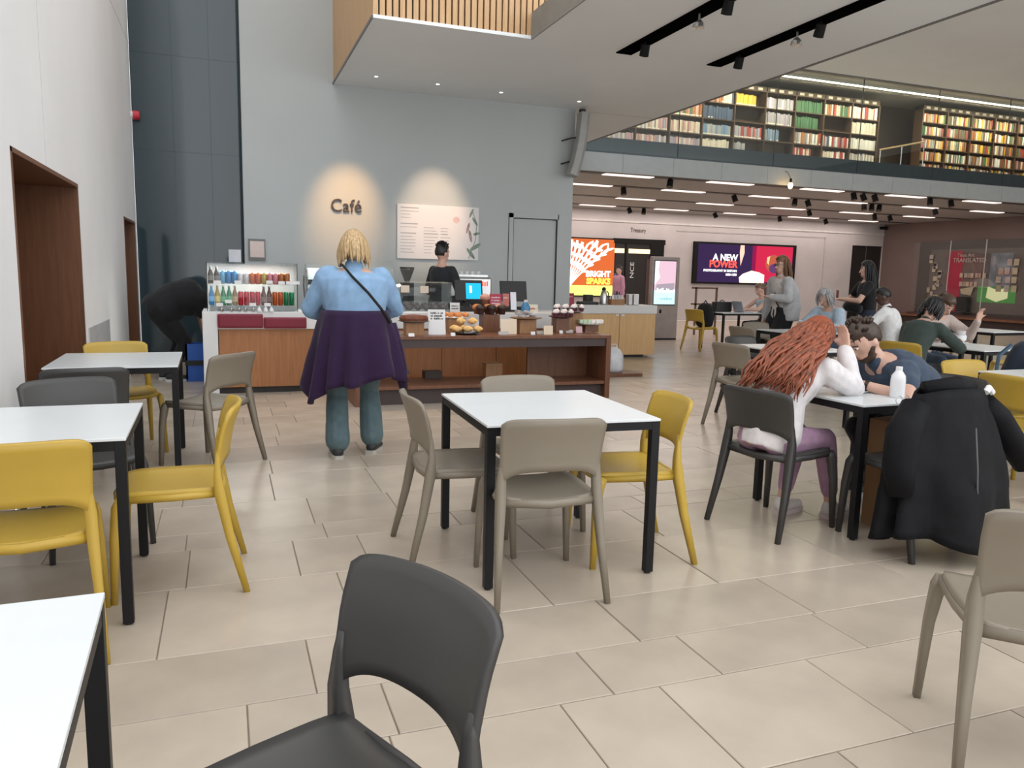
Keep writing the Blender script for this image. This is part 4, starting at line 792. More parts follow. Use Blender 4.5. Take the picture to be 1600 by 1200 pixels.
def note(y, z, w, h, k): MB().box(-.1, -.085, y, y+w, z, z+h).build('pinned_card', (M('card_buff', (.50, .38, .26), .6), M('card_rose', (.45, .33, .3), .6), M('card_tan', (.38, .28, .2), .6))[k % 3], vc)
for k in range(14): note(20.0+rv.uniform(-.25, .2), .9+.1*k, rv.uniform(.1, .18), rv.uniform(.12, .2), k)
for k in range(12): note(18.95-.13*(k % 7)+rv.uniform(-.03, .03), 1.62-.28*(k//7), .11, .15, k)
for k in range(11): note(17.1+.24*(k % 3)+rv.uniform(-.04, .04), 1.2+.27*(k//3), .17, .2, k)
MB().prism([(18.5, 1.35), (19.0, 1.25), (18.95, 1.1), (18.6, 1.05)], lambda p_, q_: Vector((-.11, p_, q_)), (-.01, 0, 0)).build('paper_fan', MATS['card_buff'], vc); MB().box(-.3, -.12, 18.55, 18.95, .52, 1.0).build('black_plinth', spm, vc)
bn = thing('wall_bench', 'dark timber bench below the showcase', 'bench', (22.3, 0, 0)); MB().box(-.3, .45, 14, 21.9, .3, .36).build('seat', brown, bn); MB().box(-.2, .45, 14, 21.9, 0, .3).build('base', M('bench_dark', (.03, .016, .012), .6), bn)
ds = thing('dark_screen', 'dark freestanding panel at the end of the showcase', 'panel', (21.6, 15.2, 0)); MB().box(-.04, .04, -.7, .55, .04, 2.3).build('panel', M('panel_dark', (.035, .03, .028), .5), ds); MB().box(-.2, .2, -.7, .55, 0, .04).build('foot', spm, ds)
cm2 = thing('wall_camera', 'small black camera on the far wall above the black door', 'camera', ony(1378, 357, YB)); MB().cyl((0, -.0, 0), (0, -.1, 0), .03, n=8).build('mount', spm, cm2); MB().box(-.2, .06, -.2, -.1, -.05, .05).build('body', spm, cm2)

# ================================================================ people
DG = bpy.context.evaluated_depsgraph_get
def bake(mb, name, mat, parent, vox=.014, it=5, disp=0.0, dsc=6.0, seed=0.0, vert=1.0):
    o = link('tmp', mb.mesh('tmp')); r = o.modifiers.new('r', 'REMESH'); r.mode = 'VOXEL'; r.voxel_size = vox
    s = o.modifiers.new('s', 'SMOOTH'); s.factor = .5; s.iterations = it
    bpy.context.view_layer.update(); me = bpy.data.meshes.new_from_object(o.evaluated_get(DG())); bpy.data.objects.remove(o)
    if disp:
        ns = [v.normal.copy() for v in me.vertices]
        for v, n in zip(me.vertices, ns):
            q = Vector((v.co.x*dsc, v.co.y*dsc, v.co.z*dsc*vert+seed)); v.co += n*(disp*(noise.noise(q)+.5*noise.noise(q*2.3)))
    me.name = name; me.materials.clear(); me.materials.append(mat)
    for p in me.polygons: p.use_smooth = True
    return link(name, me, parent)
def ik(a, c, l1, l2, pole):
    d = c-a; L = max(.08, min(d.length, (l1+l2)*.998)); dn = d.normalized(); x = (l1*l1-l2*l2+L*L)/(2*L); h = math.sqrt(max(0, l1*l1-x*x))
    p = pole - dn*pole.dot(dn); p.normalize(); return a+dn*x+p*h, a+dn*L
def hand(mb, w, d, n, side, k=1.0, curl=.5):
    # palm, four unequal fingers and a thumb; d = pointing direction, n = palm normal
    d = d.normalized(); n = (n-d*n.dot(d)).normalized(); s = d.cross(n)*side
    for q in (-.5, 0, .5): mb.cap(w+s*(q*.05*k), w+d*(.085*k)+s*(q*.062*k), .016*k, .013*k, 8)
    for i, (q, L) in enumerate(((-1.5, .062), (-.5, .076), (.5, .08), (1.5, .070))):
        b = w+d*(.09*k)+s*(q*.0205*k); a1 = curl*.6; e1 = d*math.cos(a1)+n*math.sin(a1); m_ = b+e1*(L*.5*k); a2 = curl*1.5; e2 = d*math.cos(a2)+n*math.sin(a2)
        mb.cap(b, m_, .0095*k, .009*k, 8); mb.cap(m_, m_+e2*(L*.5*k), .009*k, .0075*k, 8)
    b = w+d*(.03*k)+s*(.034*k); e = (d*.7+s*.6+n*.35).normalized(); mb.cap(b, b+e*(.04*k), .012*k, .0105*k, 8); e2 = (d*.9+s*.2+n*.4).normalized(); mb.cap(b+e*(.04*k), b+e*(.04*k)+e2*(.03*k), .0105*k, .008*k, 8)
SK = {'fair': M('skin_fair', (.62, .38, .29), .5, var=.05), 'tan': M('skin_tan', (.46, .26, .18), .5, var=.05), 'deep': M('skin_deep', (.09, .045, .030), .45, var=.05)}
def cloth(name, c, r=.85): return M('cloth_'+name, c, r, var=.10, scale=18, bump=.15, sheen=.1, spec=.25)
def person(label, x, y, deg, P):
    g = P.get; t = thing('person', label, 'person', (x, y, 0), D(deg)); V = Vector
    k = g('k', 1.0); fat = g('fat', 1.0); vox = g('vox', .014); sit = g('sit', False); lean = D(g('lean', 4)); side = D(g('side', 0))
    hip = V(g('hip', (0, -.09, .54) if sit else (0, 0, .90*k))); up0 = V((math.sin(side), math.sin(lean*.7), math.cos(lean*.7))).normalized(); up1 = V((math.sin(side), math.sin(lean*1.15), math.cos(lean*1.15))).normalized()
    R = V((1, 0, 0)); tw = D(g('twist', 0)); R2 = V((math.cos(tw), math.sin(tw), 0)); F1 = R2.cross(up1)*-1; F1 = up1.cross(R2)
    sp = [hip-up0*.10*k, hip, hip+up0*.12*k, hip+up0*.22*k, hip+up0*.22*k+up1*.14*k, hip+up0*.22*k+up1*.22*k, hip+up0*.22*k+up1*.28*k, hip+up0*.22*k+up1*.33*k]
    rx = [.13, .165, .150, .142, .160, .165, .125, .055]; ry = [.10, .118, .105, .10, .112, .102, .080, .052]
    rx = [a*k*(fat if i < 7 else 1) for i, a in enumerate(rx)]; ry = [a*k*(fat*1.05 if i < 6 else 1) for i, a in enumerate(ry)]
    neck = sp[6]; hd = D(g('head_pitch', 0)); hy = D(g('head_yaw', 0)); htilt = D(g('head_tilt', 0)); hl = g('head_lean', 0.6)*lean+hd
    hu = V((math.sin(htilt), math.sin(hl), math.cos(hl))).normalized(); hf = V((math.sin(-hy), math.cos(hy), 0)); hf = (hf-hu*hf.dot(hu)).normalized(); hr = hf.cross(hu)
    HC = neck+up1*.025*k+hu*.160*k; HR = Matrix((hr, hf, hu)).transposed()
    skin = SK[g('skin', 'fair')]; B = MB(); B.tube(sp, rx, 16, F1, ry=ry)
    hl_ = lambda p: HC+HR @ V(p)*k
    B.cap(sp[6], HC-hu*.05*k, .052*k, .05*k); B.ell(HC+hu*.015*k, (.075*k, .094*k, .108*k), HR); B.ell(hl_((0, .022, -.065)), (.055*k, .066*k, .055*k), HR); B.cap(hl_((0, .09, .005)), hl_((0, .108, -.03)), .010*k, .015*k, 8); B.ell(hl_((0, .080, -.062)), (.024*k, .015*k, .010*k), HR)
    for s in (-1, 1): B.ell(hl_((s*.076, -.008, -.012)), (.010*k, .02*k, .031*k), HR, 8, 6)
    sh = [sp[5]+R2*(s*.165*k*(.6+.4*fat))+up1*.025*k for s in (-1, 1)]; sh = [q+F1*g('hunch', .02) for q in sh]
    uA, fA = .285*k, .25*k; arms = []
    hands = g('hands', ((-.24, .06, .72), (.24, .06, .72))); poles = g('elbows', ((-.7, -.6, -.4), (.7, -.6, -.4)))
    for i, s in enumerate((-1, 1)):
        e, w = ik(sh[i], V(hands[i]), uA, fA, V(poles[i])); arms.append((sh[i], e, w)); B.cap(sh[i], e, .050*k*(.5+.5*fat), .041*k); B.cap(e, w, .041*k, .027*k)
        hdv = V(g('hand_dir', (None, None))[i] or (w-e)); hand(B, w+(w-e).normalized()*.012, hdv, V(g('palm', ((0, 0, -1), (0, 0, -1)))[i]), -s, k*.95, g('curl', .5))
    hips = [hip+R*(s*.088*k*(.5+.5*fat))-up0*.03 for s in (-1, 1)]; th, shn = .43*k, .42*k; legs = []
    feet = g('feet', ((-.12, .36, .085), (.12, .36, .085)) if sit else ((-.1, .0, .085), (.1, .0, .085))); fdir = g('foot_dir', ((0, 1, 0), (0, 1, 0)))
    for i, s in enumerate((-1, 1)):
        kn, an = ik(hips[i], V(feet[i]), th, shn, V(g('knee_pole', (0, 1, .5)))); legs.append((hips[i], kn, an)); B.cap(hips[i], kn, .082*k*fat, .055*k); B.cap(kn, an, .054*k, .036*k); fd = V(fdir[i]).normalized(); B.cap(an+V((0, 0, -.035)), an+fd*.13*k+V((0, 0, -.05)), .036*k, .028*k)
    bake(B, 'body', skin, t, vox if vox < .012 else .011, 3)
    # top
    c = g('top'); mt = cloth(*c[:2]) if isinstance(c, tuple) else c; sl = g('sleeve', 'long'); T = MB(); inf = g('loose', .014); hem = g('hem', 0)
    a, b = (g('top_from', 0), 7); T.tube(sp[a:b], [q+inf for q in rx[a:b]], 18, F1, ry=[q+inf for q in ry[a:b]])
    if g('top_collar', True): T.cap(sp[5]+up1*.02, sp[6]+up1*.03, .10*k, .062*k)
    if sl != 'none':
        for q in sh: T.cap(sp[6]-up1*.03, q, .070*k, .062*k)
    for i, (A, e, w) in enumerate(arms):
        if sl == 'none': continue
        T.cap(A, A.lerp(e, .55) if sl == 'short' else e, .060*k*(.5+.5*fat)+inf*.7, .052*k+inf*.6)
        if sl == 'long': T.cap(e, e.lerp(w, .95), .050*k+inf*.6, .036*k+inf*.4)
        if sl == 'elbow': pass
    bake(T, g('top_name', 'shirt'), mt, t, vox, 4, g('fold', .008), 7, x, .5)
    # lower garment
    mt = cloth(*g('legs')); L = MB()
    L.tube(sp[0:3], [q+.016 for q in rx[0:3]], 16, F1, ry=[q+.016 for q in ry[0:3]])
    for h_, kn, an in legs:
        if g('skirt'): L.cap(h_, h_.lerp(kn, .9), .13*k, .14*k)
        else: L.cap(h_, kn, .094*k*fat, .068*k*(.6+.4*fat)); L.cap(kn, kn.lerp(an, g('cuff', .9)), .068*k*(.6+.4*fat), g('cuff_r', .055)*k)
    bake(L, 'skirt' if g('skirt') else 'trousers', mt, t, vox, 4, .006, 7, y, .5)
    ms = M('shoe_'+g('shoes', ('black', (.02, .02, .02)))[0], g('shoes', ('black', (.02, .02, .02)))[1], .6); msole = M('sole_'+g('sole', ('white', (.6, .6, .6)))[0], g('sole', ('white', (.6, .6, .6)))[1], .6)
    for i, (h_, kn, an) in enumerate(legs):
        fd = V(fdir[i]).normalized(); S_ = MB(); S_.cap(an+V((0, 0, -.01)), an-fd*.02*k+V((0, 0, -.035)), .045*k, .045*k); S_.cap(an-fd*.02*k+V((0, 0, -.04)), an+fd*.15*k+V((0, 0, -.048)), .042*k, .034*k)
        q = bake(S_, 'shoe', ms, t, .012, 3); fs = fd.cross(V((0, 0, 1))); pl_ = [(-.065, -.03), (-.04, -.045), (.1, -.048), (.17, -.03), (.19, 0), (.17, .03), (.1, .048), (-.04, .045), (-.065, .03)]
        MB().prism(pl_, lambda a_, b_: V((an.x, an.y, 0))+fd*a_*k+fs*b_*k, (0, 0, .026)).build('sole', msole, q)
    # face
    dkm = M('eye_dark', (.02, .015, .012), .2); ew = M('eye_white', (.7, .7, .68), .3); lip = M('lip_rose', (.36, .13, .11), .5); hm = g('hair')[1]; hmat = M('hair_'+g('hair')[0], hm, .42, var=.35, scale=30, stretch=(3, 3, .6), bump=.25)
    for s in (-1, 1):
        e = MB().ell(hl_((s*.030, .083, .010)), (.0125*k, .009*k, .007*k), HR, 10, 6).build('eye', ew, t, smooth=True); MB().ell(hl_((s*.030, .0905, .010)), (.006*k, .003*k, .006*k), HR, 8, 5).build('iris', dkm, e)
        MB().tube([hl_((s*.014, .094, .027)), hl_((s*.032, .092, .033)), hl_((s*.05, .078, .027))], .0035*k, 6).build('eyebrow', hmat, t)
    MB().ell(hl_((0, .0945, -.062)), (.022*k, .004*k, .007*k), HR, 10, 5).build('mouth', lip, t)
    # hair
    st = g('hair')[2]; Hh = MB(); rnd = random.Random(int(abs(x*100))); vs = []; nu, nv = 28, 16
    for i in range(nv+1):
        a_ = math.pi*i/nv
        for j in range(nu):
            w = 2*math.pi*j/nu; d_ = V((math.sin(a_)*math.cos(w), math.sin(a_)*math.sin(w), math.cos(a_)))
            face = d_.y > .15 and d_.z < .62-.25*abs(d_.x) and d_.z < .75 or (d_.z < -.30 and d_.y > -.15 and st in ('short', 'crop', 'bun')) or (d_.z < -.55) or (abs(d_.x) > .75 and d_.z < -.05 and d_.y > -.35 and st in ('short', 'crop', 'bun'))
            q = .90 if face else ({'crop': 1.04, 'short': 1.10, 'bun': 1.09}.get(st, 1.17))+.02*noise.noise(d_*5)
            vs.append(HC+HR @ V((.080*d_.x*q, .100*d_.y*q, .02+.112*d_.z*q))*k)
    Hh.add(vs, [(i*nu+j, (i+1)*nu+j, (i+1)*nu+(j+1)%nu, i*nu+(j+1)%nu) for i in range(nv) for j in range(nu)])
    down = V(g('hair_down', (0, -.15, -1))).normalized(); Lh = {'bob': .19, 'long': .40, 'verylong': .5}.get(st, 0)
    if Lh:
        for i in range(g('locks', 80)):
            w = rnd.uniform(.15*math.pi, 2.85*math.pi/1.0) if False else rnd.uniform(-.18*math.pi, 1.18*math.pi); ph = rnd.uniform(.25, 1.25)
            d_ = V((math.cos(w)*math.sin(ph), -math.sin(w)*math.sin(ph), math.cos(ph))); r0 = HC+HR @ V((.090*d_.x, .110*d_.y, .02+.124*d_.z))*k
            out = HR @ V((d_.x, d_.y, 0)); LL = Lh*k*rnd.uniform(.8, 1.1); pts = []; n_ = 8; am = g('wave', .006); ph0 = rnd.uniform(0, 6)
            dirs = g('hair_dirs'); dn = V(rnd.choice(dirs)).normalized() if dirs else ((HR @ V((0, -.22, -1)))*.6+V((0, 0, -.5))).normalized() if st == 'bob' else down
            for q in range(n_):
                u = q/(n_-1); bulge = out*(.042*math.sin(min(1, u*1.6)*math.pi*.5)*k)
                pts.append(r0+bulge*(1.0-.35*u)+dn*(LL*u)+V((math.sin(ph0+u*9), math.cos(ph0*1.3+u*8), 0))*(am*u))
            Hh.tube(pts, [.014*k, .017*k, .017*k, .016*k, .015*k, .013*k, .009*k, .003*k], 6, ry=[.008*k]*7+[.002])
    if st == 'bun': Hh.ell(hl_((0, -.115, .06)), (.045, .04, .045), HR)
    if st == 'short' or st == 'crop':
        for i in range(46):
            w = rnd.uniform(0, 2*math.pi); ph = rnd.uniform(0, 1.0); d_ = V((math.cos(w)*math.sin(ph), math.sin(w)*math.sin(ph), math.cos(ph)))
            if st == 'crop': break
            r0 = HC+HR @ V((.084*d_.x, .102*d_.y, .02+.116*d_.z))*k; e_ = HR @ (d_+V((0, -.5, 0))).normalized(); Hh.tube([r0, r0+e_*.025, r0+e_*.04-V((0, 0, .008))], [.012, .010, .003], 5)
    Hh.build('hair', hmat, t, smooth=True)
    return t, dict(HC=HC, HR=HR, hl=hl_, sh=sh, arms=arms, sp=sp, up1=up1, F1=F1, hip=hip, k=k, rx=rx, ry=ry, legs=legs)

navy = ('navy', (.045, .065, .10)); blk = ('black', (.012, .012, .014))
# --- the shopper in the blue shirt
t, J = person('person in a pale blue shirt with a purple cardigan tied round the waist', .90, 5.80, -4, dict(k=.985, fat=1.40, vox=.011, lean=7, hip=(0, .02, .88), hands=((-.17, .36, 1.02), (.17, .36, 1.02)), elbows=((-1, -.5, -.3), (1, -.5, -.3)), feet=((-.14, -.06, .085), (.13, .07, .085)), foot_dir=((-.15, 1, 0), (.45, .9, 0)), top=('sky_blue', (.25, .40, .60)), loose=.034, fold=.018, wave=.002, legs=('teal_grey', (.10, .15, .165)), cuff=.88, cuff_r=.095, shoes=('dark', (.03, .03, .032)), sole=('pale', (.5, .47, .42)), hair=('blonde', (.50, .34, .17), 'bob'), locks=190, head_pitch=6))
def wrap_garment(parent, z0, z1, r0, r1, depth, mat, name, hemfn, folds=9, amp=.03, cy=0.0, seed=0):
    m = MB()
    def f(u, v):
        a = 2*math.pi*u; z_end = z1+hemfn(a); z = z0+(z_end-z0)*v; r = r0+(r1-r0)*v**.8; w = 1+amp*v*math.sin(folds*a+seed+1.5*math.sin(3*a))/r*.9+.02*noise.noise(Vector((math.cos(a)*3, math.sin(a)*3, v*4)))
        return Vector((r*w*math.cos(a), cy+depth*r*w*math.sin(a), z))
    return m.grid(f, 72, 14, .008).build(name, mat, parent, smooth=True)
pur = cloth('purple', (.027, .010, .042))
wrap_garment(t, 1.10, .60, .235, .365, .86, pur, 'tied_cardigan', lambda a: -.16*max(0, math.cos(a-math.pi*1.12))**3 + .03*math.sin(5*a), 11, .055, .03)
MB().tube([(.26, .0, 1.0), (.30, -.02, .82), (.335, -.03, .66), (.36, -.02, .50)], [.045, .055, .05, .032], 10, ry=[.03, .035, .03, .02]).build('cardigan_sleeve', pur, t, smooth=True)
MB().tube([(-.2, .15, 1.04), (0, .27, 1.05), (.2, .15, 1.04)], .035, 8).build('cardigan_knot', pur, t, smooth=True)
def surf(a, z): return Vector((math.cos(a), math.sin(a), 0))
MB().tube([(-.11, .12, 1.425), (-.09, -.03, 1.425), (-.03, -.13, 1.345), (.08, -.175, 1.23), (.17, -.175, 1.12), (.245, -.09, 1.01)], .012, 6, (0, 1, 0), ry=.005).build('bag_strap', M('strap_black', (.012, .012, .013)), t)
MB().cap(J['sp'][6]-J['up1']*.03, J['sp'][6]+J['up1']*.045, .10, .07, 16).build('shirt_collar', cloth('sky_blue', (.25, .40, .60)), t, smooth=True)
# --- barista
person('barista in a black jacket turned to the espresso machine', 2.72, 10.22, -60, dict(k=1.04, vox=.016, hands=((-.2, .28, 1.02), (.2, .28, 1.02)), top=('ink', (.022, .024, .028)), legs=blk, hair=('jet', (.012, .010, .010), 'short')))
# --- bending worker
t, J = person('person in black bending over a blue crate by the smoked glass', -.72, 10.35, -82, dict(k=1.04, fat=1.45, vox=.016, lean=74, hip=(0, -.02, .86), hands=((-.14, .52, .42), (.14, .52, .42)), feet=((-.1, .0, .085), (.12, .06, .085)), head_lean=1.0, head_pitch=25, sleeve='short', top=('soot', (.012, .012, .014)), loose=.055, legs=('soot', (.012, .012, .014)), hair=('fawn', (.22, .13, .07), 'bob'), locks=60, hair_down=(0, .3, -1)))
cr = thing('plastic_crate', 'blue plastic crate on the floor beside the counter end', 'crate', (-.27, 10.3, 0)); cbm = M('crate_blue', (.02, .10, .42), .4)
for a in ((-.2, -.18, -.15, .15), (.18, .2, -.15, .15)): MB().box(*a, .02, .46).build('side', cbm, cr)
for a in ((-.2, .2, -.15, -.13), (-.2, .2, .13, .15)): MB().box(*a, .02, .2).build('side', cbm, cr); MB().box(*a, .26, .46).build('side', cbm, cr)
MB().box(-.2, .2, -.15, .15, 0, .02).build('base', cbm, cr); MB().box(-.21, .21, -.16, .16, .2, .26).build('band', black, cr)
# --- the pair at the bottle table
t, J = person('red-haired person in a white top leaning on the table', 2.93, 3.52, -75.5, dict(sit=True, k=.97, vox=.010, lean=36, hip=(0, -.10, .535), head_pitch=20, head_lean=.7, head_tilt=-4, hands=((-.18, .52, .80), (.07, .47, .99)), elbows=((-1, .2, -1), (.45, .1, -1)), feet=((-.10, .22, .085), (.10, .40, .085)), hand_dir=((.6, .5, -.1), (-.25, .1, 1)), palm=((0, 0, -1), (0, -1, 0)), top=('white_knit', (.72, .68, .68)), loose=.022, fold=.014, legs=('lavender', (.42, .25, .36)), cuff=.8, cuff_r=.05, shoes=('white', (.62, .58, .55)), sole=('rose', (.55, .45, .43)), hair=('copper', (.30, .065, .025), 'verylong'), locks=0))
# long wavy copper hair falling over back and shoulders
HC, HR, k = J['HC'], J['HR'], J['k']; Hh = MB(); rr_ = random.Random(5); hcm = M('hair_copper_waves', (.25, .066, .028), .45, var=.5, scale=22, stretch=(2, 2, .7), bump=.3)
sp5, up1, F1 = J['sp'][5], J['up1'], J['F1']
for i in range(260):
    w = rr_.uniform(-.25*math.pi, 1.25*math.pi); ph = rr_.uniform(.05, 1.3); d_ = Vector((math.cos(w)*math.sin(ph), -math.sin(w)*math.sin(ph), math.cos(ph)))
    r0 = HC+HR @ Vector((.085*d_.x, .104*d_.y, .02+.116*d_.z))*k; sx = d_.x+rr_.uniform(-.45, .45)
    # ends lie spread over the back, more to the left shoulder
    L_ = rr_.uniform(.36, .56); end = sp5 - F1*(.14+rr_.uniform(0, .06)) - up1*(L_*.45) + Vector((sx*.165+.01, 0, 0)); end.z -= .05*abs(sx)
    mid = HC+HR @ Vector((d_.x*.12, -.135, -.06)) + Vector((sx*.05, 0, 0)); pts = []; p0 = rr_.uniform(0, 6); fr = rr_.uniform(7, 12)
    for q in range(11):
        u = q/10; b = r0*(1-u)**2+mid*(2*u*(1-u))+end*(u*u); a_ = .030*min(1, u*2.0); pts.append(b+Vector((math.sin(p0+fr*u), .6*math.cos(p0+fr*u*.9), .5*math.cos(p0*2+fr*u)))*a_)
    Hh.tube(pts, [.012, .015, .016, .017, .017, .016, .015, .014, .012, .008, .002], 6, ry=[.008]*10+[.002])
Hh.build('long_hair', hcm, t, smooth=True)
t, J = person('bearded person in a navy t-shirt leaning across the table', 4.19, 3.66, 84, dict(sit=True, k=1.06, fat=1.12, vox=.010, lean=53, hip=(0, -.02, .56), head_pitch=16, head_lean=.45, head_yaw=0, sleeve='short', hands=((-.20, .66, .79), (.06, .64, .79)), elbows=((-1, -.1, -.35), (1, -.1, -.35)), hand_dir=((.7, .6, 0), (-.6, .6, 0)), curl=.9, feet=((-.14, .32, .085), (.16, .18, .085)), top=navy, loose=.022, fold=.013, legs=blk, hair=('dark_brown', (.045, .025, .015), 'short'), shoes=('black', (.02, .02, .02))))
hl_ = J['hl']; bd = MB(); bd.ell(hl_((0, .030, -.085)), (.056*J['k'], .064*J['k'], .040*J['k']), J['HR'])
for s in (-1, 1): bd.cap(hl_((s*.062, .01, -.03)), hl_((s*.045, .05, -.085)), .018, .022)
bake(bd, 'beard', M('hair_dark_brown', (.045, .025, .015)), t, .008, 3, .003, 60)
A, e, w = J['arms'][0]; MB().cyl(e.lerp(w, .86), e.lerp(w, .93), .036, n=14).build('watch_strap', black, t)
# --- standing pair in the far aisle
t, J = person('standing person with glasses in a grey cardigan and white top', 7.5, 9.15, 88, dict(k=1.01, vox=.013, hands=((-.12, .30, 1.16), (.26, .10, .80)), elbows=((-1, -.6, -.6), (1, -.6, -.2)), palm=((0, 0, 1), (-1, 0, 0)), top=('off_white', (.60, .56, .54)), legs=blk, skirt=True, hair=('chestnut', (.16, .075, .035), 'long'), locks=70))
cg = MB()
for s in (-1, 1):
    A, e, w = J['arms'][0 if s < 0 else 1]; cg.cap(A, e, .078, .066); cg.cap(e, e.lerp(w, .93), .064, .05)
    cg.tube([A+Vector((-s*.04, .0, .02)), (s*.16, -.03, 1.2), (s*.185, -.03, 1.0), (s*.19, -.02, .82)], [.075, .085, .085, .08], 10, ry=[.10, .12, .125, .12])
cg.tube([(0, -.09, 1.40), (0, -.125, 1.2), (0, -.12, 1.0), (0, -.115, .82)], [.15, .16, .165, .17], 12, (0, 1, 0), ry=[.03, .03, .03, .035]); bake(cg, 'cardigan', cloth('dove_grey', (.42, .42, .43)), t, .013, 5, .01, 7)
MB().tube([(.10, .02, 1.44), (.03, .13, 1.3), (-.05, .15, 1.1), (-.13, .08, .92)], .014, 6, (0, 1, 0), ry=.005).build('bag_strap', MATS['strap_black'], t)
hl_ = J['hl']; sp_ = MB()
for s in (-1, 1): sp_.tube([hl_((s*.032+.022*math.cos(a), .100, .008+.018*math.sin(a))) for a in np.linspace(0, 2*math.pi, 13)], .003, 5); sp_.tube([hl_((s*.054, .098, .012)), hl_((s*.078, .03, .012)), hl_((s*.078, -.01, .01))], .0025, 5)
sp_.tube([hl_((-.012, .101, .01)), hl_((.012, .101, .01))], .003, 5); sp_.build('glasses', black, t)
def phone(parent_pos, label):
    t = thing('mobile_phone', label, 'phone', parent_pos, D(70)); MB().box(-.036, .036, -.005, .005, 0, .145).build('case', M('phone_red', (.16, .03, .03), .4), t, bevel=.006); MB().box(-.032, .032, -.007, -.005, .01, .135).build('screen', M('phone_glass', (.02, .02, .025), .1), t)
def hand_world(t, J, i): bpy.context.view_layer.update(); A, e, w = J['arms'][i]; return t.matrix_world @ (w+(w-e).normalized()*.07)
p = hand_world(t, J, 0); phone((p.x, p.y, p.z-.02), 'red-cased phone in the hand of the person in glasses')
t, J = person('standing person in black with long black hair', 8.92, 9.0, 64, dict(k=.99, vox=.014, hands=((-.1, .40, 1.14), (.1, .40, 1.14)), sleeve='short', top=blk, legs=('indigo', (.03, .035, .06)), hair=('raven', (.010, .010, .012), 'verylong'), locks=110, skin='fair', hair_down=(0, -.12, -1)))
p = hand_world(t, J, 0); phone((p.x, p.y, p.z-.02), 'red-cased phone held by the person in black')
wrap = MB().tube([(-.2, .16, 1.0), (-.05, .27, 1.03), (.12, .24, 1.03), (.22, .14, 1.0)], [.06, .075, .075, .06], 10).build('folded_coat', cloth('soot', (.012, .012, .014)), t, smooth=True)
# --- seated people further back
person('seated person in a pale blue strap top typing at a laptop', 10.2, 13.0, 88, dict(sit=True, vox=.016, lean=16, sleeve='none', top=('powder_blue', (.38, .52, .60)), top_collar=False, top_from=1, loose=.010, legs=blk, hands=((-.12, .50, .80), (.12, .50, .80)), hair=('mouse', (.17, .10, .06), 'bun'), head_pitch=10))
person('grey-haired seated person in a light blue jacket', 7.75, 8.42, 100, dict(sit=True, fat=1.1, vox=.016, lean=20, loose=.03, top=('ice_blue', (.42, .52, .62)), legs=navy, hands=((-.15, .42, .82), (.15, .42, .82)), hair=('silver', (.34, .33, .33), 'bob'), locks=60, head_pitch=18))
person('seated person in a bright white shirt among the tables', 8.55, 8.25, 40, dict(sit=True, fat=1.08, vox=.016, lean=12, loose=.022, top=('bright_white', (.80, .80, .80)), legs=navy, skin='deep', hands=((-.15, .42, .80), (.15, .42, .80)), hair=('close_crop', (.012, .011, .010), 'crop'), head_pitch=14))
t, J = person('seated person with a black bob and a dark green top', 6.62, 6.02, -80, dict(sit=True, vox=.013, lean=30, loose=.014, top=('bottle_green', (.045, .062, .055)), legs=blk, hands=((-.16, .50, .80), (.16, .50, .80)), hair=('black_bob', (.012, .011, .012), 'bob'), locks=120, head_pitch=18))
person('seated person in a pale blouse facing the black bob', 7.92, 6.98, 172, dict(sit=True, vox=.013, lean=22, loose=.02, top=('blush', (.52, .43, .39)), legs=navy, hands=((-.26, .42, .98), (.14, .46, .80)), hand_dir=((0, .2, 1), None), elbows=((-.6, .2, -1), (.8, -.3, -.5)), hair=('umber', (.07, .04, .025), 'bun'), head_pitch=28))
person('person in a pink top passing the dark entrance', ony(968, 460, 20.5).x, 20.5, 100, dict(vox=.02, top=('rose', (.50, .26, .36)), legs=navy, hair=('dark_hair', (.03, .02, .02), 'short')))

# ================================================================ things on and around the tables
# black coat over the chair at the bottle table
ctm = M('coat_black', (.0045, .0045, .006), .7, var=.3, scale=14, bump=.3, spec=.2); co = thing('winter_coat', 'black coat hung over the chair at the bottle table', 'coat', (3.42, 2.86, 0))
def coat(u, v):
    a = 2*math.pi*u; z = .875 - .77*v + .05*v*math.sin(2*a+.6); wx = .215+.10*min(1, v*2.2)+.05*v; wy = .075+.085*min(1, v*1.6)+.03*v
    rip = 1+.18*v*math.sin(7*a+2*math.sin(2*a))+.05*noise.noise(Vector((math.cos(a)*3, math.sin(a)*3, v*5)))
    drop = .03*(abs(math.cos(a))**3)*(1-v)
    return Vector((wx*rip*math.cos(a), wy*rip*math.sin(a)-.02*v, z-drop))
MB().grid(coat, 80, 18, .014).build('body', ctm, co, smooth=True)
MB().tube([(-.16, .02, .865), (0, -.03, .885), (.16, .02, .865)], [.035, .05, .035], 12, ry=[.04, .05, .04]).build('collar', ctm, co, smooth=True)
for s in (-1, 1):
    pts = [(s*.22, 0, .79), (s*.32, -.03, .66), (s*.36, -.06, .50), (s*.35, -.08, .36)] if s < 0 else [(.22, 0, .79), (.34, .0, .70), (.44, -.02, .58), (.53, -.05, .44)]
    MB().tube(pts, [.07, .085, .08, .06], 12, ry=[.06, .07, .065, .05]).build('sleeve', ctm, co, smooth=True)
MB().tube([(-.03, -.185, .70), (-.02, -.21, .5), (.0, -.215, .3)], .004, 6).build('zip', M('zip_grey', (.10, .10, .10), .4), co)
MB().tube([(.17, -.06, .85), (.20, -.05, .872), (.24, -.04, .845)], .016, 8).build('lining_tab', card, co)
